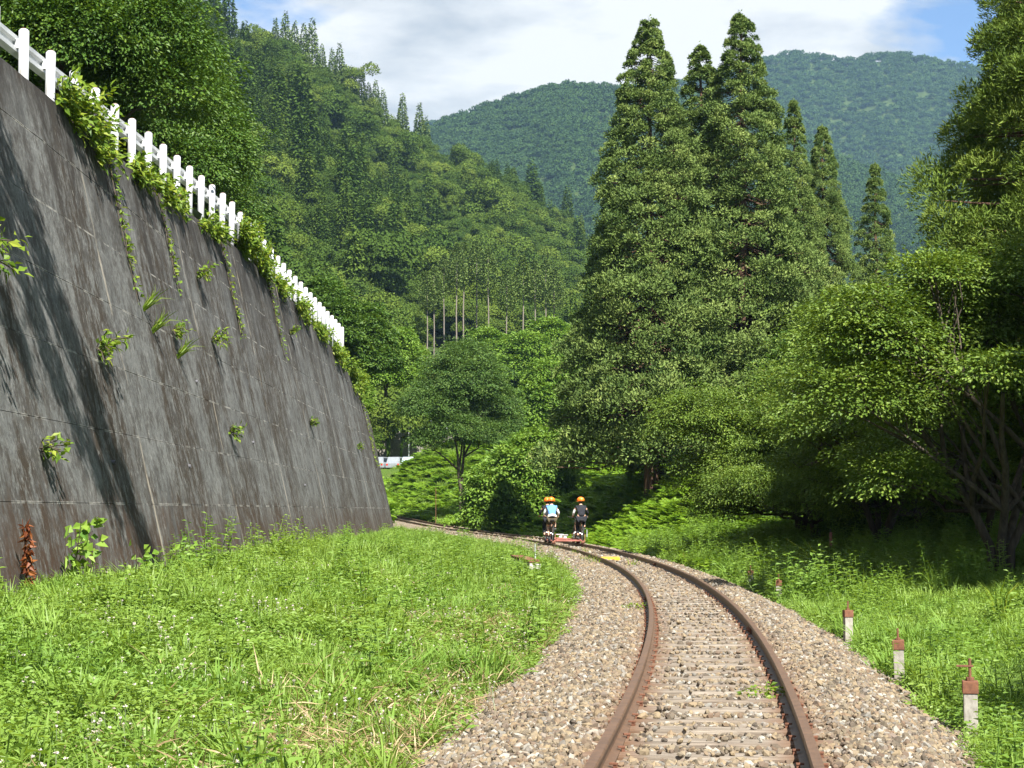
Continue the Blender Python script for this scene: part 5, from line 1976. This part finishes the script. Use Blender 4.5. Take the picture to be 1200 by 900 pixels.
def car(loc, rz, paint, label):
    r = empty('parked_car', loc, rz)
    tag(r, label, 'car', 'cars parked in front of the far wall')
    mb = MB()
    mb.box((0, 0, 0.55), (3.7, 1.6, 0.55), bev=0.12)
    mb.poly([(-1.7, -0.72, 0.8), (0.9, -0.72, 0.8), (0.9, 0.72, 0.8), (-1.7, 0.72, 0.8), (-1.45, -0.6, 1.42), (0.2, -0.6, 1.42), (0.2, 0.6, 1.42), (-1.45, 0.6, 1.42)],
            [(0, 1, 5, 4), (1, 2, 6, 5), (2, 3, 7, 6), (3, 0, 4, 7), (4, 5, 6, 7)])
    link('body', mb.mesh('body'), paint, r)
    for sy in (-1, 1):
        mb = MB()
        mb.poly([(-1.45, sy * 0.715, 0.9), (0.55, sy * 0.715, 0.9), (0.12, sy * 0.625, 1.35), (-1.32, sy * 0.625, 1.35)], [(0, 1, 2, 3)])
        link('side_window', mb.mesh('side_window'), M['glass'], r)
    mb = MB()
    mb.poly([(0.86, -0.6, 0.88), (0.86, 0.6, 0.88), (0.30, 0.52, 1.37), (0.30, -0.52, 1.37)], [(0, 1, 2, 3)])
    link('windscreen', mb.mesh('windscreen'), M['glass'], r)
    for sx in (-1.15, 1.15):
        for sy in (-0.74, 0.74):
            mb = MB()
            mb.cyl((sx, sy - 0.09, 0.3), (sx, sy + 0.09, 0.3), 0.3, k=16)
            w = link('wheel', mb.mesh('wheel'), M['black'], r)
            mb = MB()
            mb.cyl((sx, sy + (0.092 if sy > 0 else -0.092), 0.3), (sx, sy + (0.10 if sy > 0 else -0.10), 0.3), 0.18, k=12)
            link('rim', mb.mesh('rim'), M['chrome'], w)
    for sy in (-0.6, 0.6):
        mb = MB()
        mb.box((1.84, sy, 0.6), (0.06, 0.26, 0.14), bev=0.02)
        link('headlight', mb.mesh('headlight'), M['white'], r)
        mb = MB()
        mb.box((-1.84, sy, 0.62), (0.06, 0.2, 0.18), bev=0.02)
        link('taillight', mb.mesh('taillight'), M['red'], r)


for (px, rz, pm, lb) in ((448, 1.3, 'carwhite', 'white parked car closest to the retaining wall end'), (466, 1.35, 'carwhite', 'white parked car in the middle of the far row'), (484, 1.3, 'carblue', 'pale blue parked car beside the pale pole'), (520, 0.2, 'cardark', 'dark parked car half hidden by the feathery tree')):
    p_ = at(px, 552, 188)
    car((p_[0], 188, p_[2]), rz, M[pm], lb)
# parking terrace
mb = MB()
mb.box((-10, 191, p_[2] - 2.0), (34, 22, 3.98))
o = link('terrace', mb.mesh('terrace'), M['ground'])
tag(o, 'grassy terrace carrying the far car park', kind='structure')
# white signal / antenna
x_, _, z_ = at(613, 480, 190)
r = empty('signal_mast', (x_, 190, z_ - 2))
tag(r, 'small white mast with two boxes among the bright bushes', 'mast')
mb = MB()
mb.cyl((0, 0, 0), (0, 0, 4.0), 0.06, k=8)
link('pole', mb.mesh('pole'), M['white'], r)
for (a, b_) in ((0.35, 2.4), (0.3, 3.0)):
    mb = MB()
    mb.box((a, 0, b_), (0.55, 0.25, 0.36), bev=0.03)
    link('box', mb.mesh('box'), M['white'], r)

# ================================================================ RAIL CART AND RIDERS
YC = 69.0
hC = heading(YC)
cart = empty('rail_cart', (float(cx(YC)), YC, 0.0), -hC)
tag(cart, 'pedal rail cart of two bicycles joined by a faded red frame', 'rail cart')


def bicycle(side):
    mb = MB()
    bb = (0, 0.10, 0.40)
    seat = (0, -0.12, 0.86)
    head0, head1 = (0, 0.50, 0.80), (0, 0.54, 0.68)
    rear = (0, -0.42, 0.36)
    for a, b_, r_ in ((bb, seat, 0.018), (bb, head1, 0.022), ((0, -0.09, 0.80), head0, 0.018), (head0, head1, 0.024), (bb, (0.05, -0.42, 0.36), 0.012), (bb, (-0.05, -0.42, 0.36), 0.012), ((0, -0.10, 0.80), (0.05, -0.42, 0.36), 0.010), ((0, -0.10, 0.80), (-0.05, -0.42, 0.36), 0.010), (head1, (0.05, 0.66, 0.36), 0.014), (head1, (-0.05, 0.66, 0.36), 0.014)):
        mb.cyl(a, b_, r_, k=8)
    f = link('bicycle_frame', mb.mesh('bicycle_frame', True), M['brownmetal'], cart, (side, 0, 0))
    for wy in (-0.42, 0.66):
        mb = MB()
        mb.torus((0, wy, 0.36), 0.315, 0.028, n=28)
        w = link('wheel', mb.mesh('wheel', True), M['black'], f)
        w2 = None
    mb = MB()
    for wy in (-0.42, 0.66):
        mb.torus((0, wy, 0.36), 0.285, 0.012, n=28, k=6)
        for q in range(14):
            a = q / 14 * 6.283
            mb.cyl((0.02 * (q % 2 * 2 - 1), wy, 0.36), (0, wy + 0.28 * math.cos(a), 0.36 + 0.28 * math.sin(a)), 0.0025, k=4)
        mb.cyl((-0.05, wy, 0.36), (0.05, wy, 0.36), 0.025, k=8)
    link('spokes', mb.mesh('spokes'), M['chrome'], f)
    mb = MB()
    mb.box((0, -0.14, 0.90), (0.15, 0.25, 0.05), bev=0.02)
    mb.box((0, 0.02, 0.905), (0.06, 0.14, 0.04), bev=0.015)
    link('saddle', mb.mesh('saddle'), M['black'], f)
    mb = MB()
    mb.path([(-0.29, 0.46, 1.02), (-0.12, 0.53, 0.99), (0.12, 0.53, 0.99), (0.29, 0.46, 1.02)], 0.014)
    mb.cyl((0, 0.50, 0.80), (0, 0.53, 0.99), 0.016, k=8)
    link('handlebar', mb.mesh('handlebar'), M['black'], f)
    mb = MB()
    mb.cyl((-0.07, 0.10, 0.40), (0.07, 0.10, 0.40), 0.02, k=8)
    mb.torus((0.05, 0.10, 0.40), 0.085, 0.008, n=18, k=5)
    mb.cyl((0.07, 0.10, 0.40), (0.075, 0.13, 0.56), 0.012, k=6)
    mb.cyl((-0.07, 0.10, 0.40), (-0.075, 0.07, 0.24), 0.012, k=6)
    mb.box((0.13, 0.13, 0.56), (0.10, 0.08, 0.02))
    mb.box((-0.13, 0.07, 0.24), (0.10, 0.08, 0.02))
    link('crank', mb.mesh('crank'), M['chrome'], f)
    # rail guide wheels and stand
    mb = MB()
    for wy in (-0.62, 0.9):
        mb.cyl((-0.05, wy, 0.055), (0.05, wy, 0.055), 0.056, k=16)
        mb.cyl((-0.07 if side > 0 else 0.05, wy, 0.05), (-0.05 if side > 0 else 0.07, wy, 0.05), 0.08, k=16)
    link('guide_wheel', mb.mesh('guide_wheel'), M['rust'], f)


bicycle(-0.566)
bicycle(0.566)
mb = MB()
for y_ in (-0.62, 0.12, 0.9):
    mb.box((0, y_, 0.12), (1.22, 0.06, 0.05), bev=0.006)
for x_ in (-0.46, 0.46):
    mb.box((x_, 0.14, 0.15), (0.05, 1.6, 0.05), bev=0.006)
for x_ in (-0.566, 0.566):
    for y_ in (-0.42, 0.66):
        mb.box((x_ + 0.09, y_, 0.22), (0.02, 0.05, 0.30))
        mb.box((x_ - 0.09, y_, 0.22), (0.02, 0.05, 0.30))
link('steel_frame', mb.mesh('steel_frame'), M['redframe'], cart)
mb = MB()
mb.box((-0.16, -0.3, 0.19), (0.5, 0.5, 0.03), bev=0.008)
link('platform', mb.mesh('platform'), M['redframe'], cart)
mb = MB()
mb.box((-0.06, 0.05, 0.25), (0.13, 0.20, 0.12), bev=0.02)
mb.box((-0.10, 0.05, 0.325), (0.30, 0.26, 0.03), bev=0.01)
link('white_seat', mb.mesh('white_seat'), M['galv'], cart)


def skin_obj(name, verts, edges, radii, mat, parent, root=0, sub=2):
    me = bpy.data.meshes.new(name)
    me.from_pydata([tuple(v) for v in verts], edges, [])
    o = link(name, me, mat, parent)
    md = o.modifiers.new('skin', 'SKIN')
    md.use_smooth_shade = True
    for i_, r_ in enumerate(radii):
        sv = me.skin_vertices[0].data[i_]
        sv.radius = (r_, r_) if np.isscalar(r_) else r_
        sv.use_root = (i_ == root)
    ms = o.modifiers.new('sub', 'SUBSURF')
    ms.levels = sub
    ms.render_levels = sub
    return o


def rider(loc, rz, label, top, sleeve, bottom, shoes, long_legs, turn=0.0, dark_arm=False, vest=None):
    """seated cyclist; local y is forward, origin on the rail under the saddle"""
    r = empty('person', loc, rz)
    tag(r, label, 'person', 'riders on the rail cart')
    V, E, RD = [], [], []

    def v(p, rad, par=None):
        V.append(p)
        RD.append(rad)
        if par is not None:
            E.append((par, len(V) - 1))
        return len(V) - 1
    pel = v((0, -0.10, 1.00), (0.15, 0.12))
    wa = v((0, -0.03, 1.14), (0.135, 0.10), pel)
    ch = v((0, 0.08, 1.32), (0.16, 0.11), wa)
    nb = v((0, 0.15, 1.45), (0.085, 0.075), ch)
    nk = v((0, 0.18, 1.50), 0.052, nb)
    hb = v((0, 0.20, 1.555), (0.070, 0.078), nk)
    hm = v((0, 0.215, 1.62), (0.078, 0.095), hb)
    ht = v((0, 0.205, 1.69), (0.062, 0.075), hm)
    # face: nose and ears grow from the head
    v((0, 0.325, 1.60), 0.012, hm)
    for s in (-1, 1):
        v((s * 0.088, 0.20, 1.60), 0.014, hm)
    for s in (-1, 1):
        sh = v((s * 0.165, 0.12, 1.405), 0.058, ch)
        el = v((s * 0.275, 0.20, 1.16), 0.040, sh)
        wr = v((s * 0.275, 0.40, 1.055), 0.027, el)
        pm = v((s * 0.275, 0.455, 1.045), (0.034, 0.018), wr)
        # five fingers closing over the grip
        for k_, (dx, ln) in enumerate(((-0.028, 0.034), (-0.010, 0.040), (0.009, 0.038), (0.027, 0.030))):
            f1 = v((s * 0.275 + dx, 0.455 + ln, 1.050), 0.0095, pm)
            f2 = v((s * 0.275 + dx, 0.462 + ln, 1.022), 0.0085, f1)
            v((s * 0.275 + dx, 0.450 + ln * 0.6, 1.000), 0.0075, f2)
        t1 = v((s * 0.275 - s * 0.040, 0.44, 1.025), 0.010, pm)
        v((s * 0.275 - s * 0.040, 0.475, 1.005), 0.0085, t1)
    feet = []
    for s, kz, ky, fz, fy in ((-1, 0.66, 0.30, 0.265, 0.07), (1, 0.82, 0.33, 0.585, 0.13)):
        hp = v((s * 0.10, -0.06, 0.95), 0.092, pel)
        kn = v((s * 0.125, ky, kz), 0.058, hp)
        cf = v((s * 0.13, (ky + fy) / 2 - 0.06, (kz + fz) / 2), 0.050, kn)
        an = v((s * 0.13, fy - 0.06, fz + 0.10), 0.034, cf)
        hl_ = v((s * 0.13, fy - 0.07, fz + 0.045), 0.034, an)
        v((s * 0.13, fy + 0.10, fz + 0.035), (0.038, 0.024), hl_)
        feet.append((s, hp, kn, cf, an, fz, fy))
    skin_obj('body', V, E, RD, M['skin'], r)

    def sub_chain(name, ids, grow, mat, extra=()):
        mp_ = {}
        VV, EE, RR = [], [], []
        for i_ in ids:
            mp_[i_] = len(VV)
            VV.append(V[i_])
            q_ = RD[i_]
            RR.append(tuple(a + grow for a in q_) if isinstance(q_, tuple) else (q_ + grow, q_ + grow))
        for a, b_ in E:
            if a in mp_ and b_ in mp_:
                EE.append((mp_[a], mp_[b_]))
        for (pi, pos, rad) in extra:
            VV.append(pos)
            RR.append((rad, rad))
            EE.append((mp_[pi], len(VV) - 1))
        return skin_obj(name, VV, EE, RR, mat, r)
    arms = [i_ for i_ in range(len(V)) if False]
    # indices of the arms: recover from geometry
    shs = [i_ for i_, p_ in enumerate(V) if abs(abs(p_[0]) - 0.165) < 1e-6]
    els = [i_ for i_, p_ in enumerate(V) if abs(abs(p_[0]) - 0.275) < 1e-6 and abs(p_[2] - 1.16) < 1e-6]
    sub_chain('shirt', [pel, wa, ch, nb] + shs, 0.018, M[top], [(s_, tuple(np.array(V[s_]) * 0.72 + np.array(V[e_]) * 0.28), 0.066) for s_, e_ in zip(shs, els)])
    wrs = [i_ for i_, p_ in enumerate(V) if abs(p_[2] - 1.055) < 1e-6]
    for s_, e_, w_, sg in zip(shs, els, wrs, (-1, 1)):
        m_ = M[sleeve] if not (dark_arm and sg > 0) else M['blackcloth']
        p0 = tuple(np.array(V[s_]) * 0.7 + np.array(V[e_]) * 0.3)
        p1 = V[e_]
        p2 = tuple(np.array(V[e_]) * 0.25 + np.array(V[w_]) * 0.75)
        skin_obj('sleeve', [p0, p1, p2], [(0, 1), (1, 2)], [0.060, 0.052, 0.040], m_, r)
    # shorts or trousers
    VV, EE, RR = [V[pel]], [], [(0.165, 0.135)]
    for (s, hp, kn, cf, an, fz, fy) in feet:
        a = len(VV)
        VV.append(V[hp])
        RR.append((0.108, 0.108))
        EE.append((0, a))
        if long_legs:
            VV += [V[kn], V[cf], V[an]]
            RR += [(0.076, 0.076), (0.064, 0.064), (0.052, 0.052)]
            EE += [(a, a + 1), (a + 1, a + 2), (a + 2, a + 3)]
        else:
            VV.append(tuple(np.array(V[hp]) * 0.25 + np.array(V[kn]) * 0.75))
            RR.append((0.088, 0.088))
            EE.append((a, a + 1))
    skin_obj('trousers' if long_legs else 'shorts', VV, EE, RR, M[bottom], r)
    for (s, hp, kn, cf, an, fz, fy) in feet:
        skin_obj('shoe', [(s * 0.13, fy - 0.085, fz + 0.05), (s * 0.13, fy + 0.02, fz + 0.04), (s * 0.13, fy + 0.13, fz + 0.035)], [(0, 1), (1, 2)], [(0.045, 0.045), (0.048, 0.036), (0.042, 0.030)], M[shoes], r)
    # waist hem
    if vest:
        mb = MB()
        mb.cyl((0, -0.125, 0.985), (0, -0.09, 1.06), 0.185, 0.17, k=20, cap=False)
        hm_ = link('shirt_hem', mb.mesh('shirt_hem', True), M[vest], r)
        hm_.scale = (1.0, 0.92, 1.0)
    # eyes
    for s in (-1, 1):
        mb = MB()
        mb.ball((s * 0.034, 0.302, 1.625), 0.012, u=8, v=6)
        link('eye', mb.mesh('eye', True), M['whitecloth'], r)
    mb = MB()
    mb.box((0, 0.300, 1.562), (0.045, 0.012, 0.010), bev=0.004)
    link('mouth', mb.mesh('mouth'), M['redframe'], r)
    # hair below the helmet
    mb = MB()
    mb.ball((0, 0.165, 1.615), 0.092, (0.95, 0.85, 1.0))
    link('hair', mb.mesh('hair', True), M['hair'], r)
    # helmet: shell, brim, chin strap
    mb = MB()
    g_ = bmesh.ops.create_uvsphere(mb.b, u_segments=24, v_segments=14, radius=0.135)
    dl = [v_ for v_ in mb.b.verts if v_.co.z < -0.035]
    bmesh.ops.delete(mb.b, geom=dl, context='VERTS')
    for v_ in mb.b.verts:
        v_.co.x *= 0.98
        v_.co.y *= 1.16
        v_.co.z *= 0.92
    hm_ = link('helmet', mb.mesh('helmet', True), M['orange'], r, (0, 0.20, 1.665))
    hm_.rotation_euler = (-0.08, 0, turn)
    so_ = hm_.modifiers.new('thick', 'SOLIDIFY')
    so_.thickness = 0.012
    mb = MB()
    n_ = 28
    ring0, ring1, ring2 = [], [], []
    for q in range(n_):
        a = q / n_ * 6.283
        w_ = 0.022 + 0.055 * max(0, math.sin(a)) ** 2
        c_, s_2 = math.cos(a), math.sin(a)
        ring0.append(mb.b.verts.new((0.130 * c_, 0.152 * s_2, -0.030)))
        ring1.append(mb.b.verts.new(((0.130 + w_) * c_, (0.152 + w_) * s_2, -0.042)))
        ring2.append(mb.b.verts.new((0.130 * c_, 0.152 * s_2, -0.042)))
    for q in range(n_):
        q2 = (q + 1) % n_
        mb.b.faces.new((ring0[q], ring0[q2], ring1[q2], ring1[q]))
        mb.b.faces.new((ring1[q], ring1[q2], ring2[q2], ring2[q]))
    link('brim', mb.mesh('brim', True), M['orange'], hm_)
    return r


def cart_pt(x, y):
    return (float(cx(YC)) + x * math.cos(hC) + y * math.sin(hC), YC - x * math.sin(hC) + y * math.cos(hC), 0.0)


rider(cart_pt(-0.566, 0), -hC, 'person in blue shirt with white sleeves and shorts pedalling the left bicycle', 'blue', 'whitecloth', 'khaki', 'blackcloth', False, -0.5, vest='whitecloth')
rider(cart_pt(0.566, 0), -hC, 'person in black shirt and dark trousers pedalling the right bicycle', 'blackcloth', 'whitecloth', 'blackcloth', 'blackcloth', True, 0.7, dark_arm=True)
# second cart just ahead on the track with one more rider mostly hidden by the blue one
cart2 = copy_tree(cart)
YC2 = YC + 1.75
cart2.location = (float(cx(YC2)), YC2, 0.0)
cart2.rotation_euler = (0, 0, -heading(YC2))
cart2['label'] = 'second rail cart just ahead, hidden behind the two riders'
hC2 = heading(YC2)
rider((float(cx(YC2)) - 0.566 * math.cos(hC2), YC2 + 0.566 * math.sin(hC2), 0.0), -hC2, 'person in dark clothes mostly hidden ahead of the blue rider', 'blackcloth', 'blackcloth', 'blackcloth', 'blackcloth', True, 0.2)

# ================================================================ HAZE
mb = MB()
mb.box((0, 1400, 360), (5200, 3900, 740))
hz = link('haze', mb.mesh('haze'))
t = NT('thin_blue_haze')
pv = t.n('ShaderNodeVolumePrincipled')
pv.inputs['Color'].default_value = (0.42, 0.70, 1.0, 1)
pv.inputs['Density'].default_value = 0.000085
pv.inputs['Anisotropy'].default_value = 0.2
t.l(pv.outputs[0], t.out.inputs['Volume'])
hz.data.materials.append(t.m)
tag(hz, 'thin summer haze in the valley air', kind='stuff')
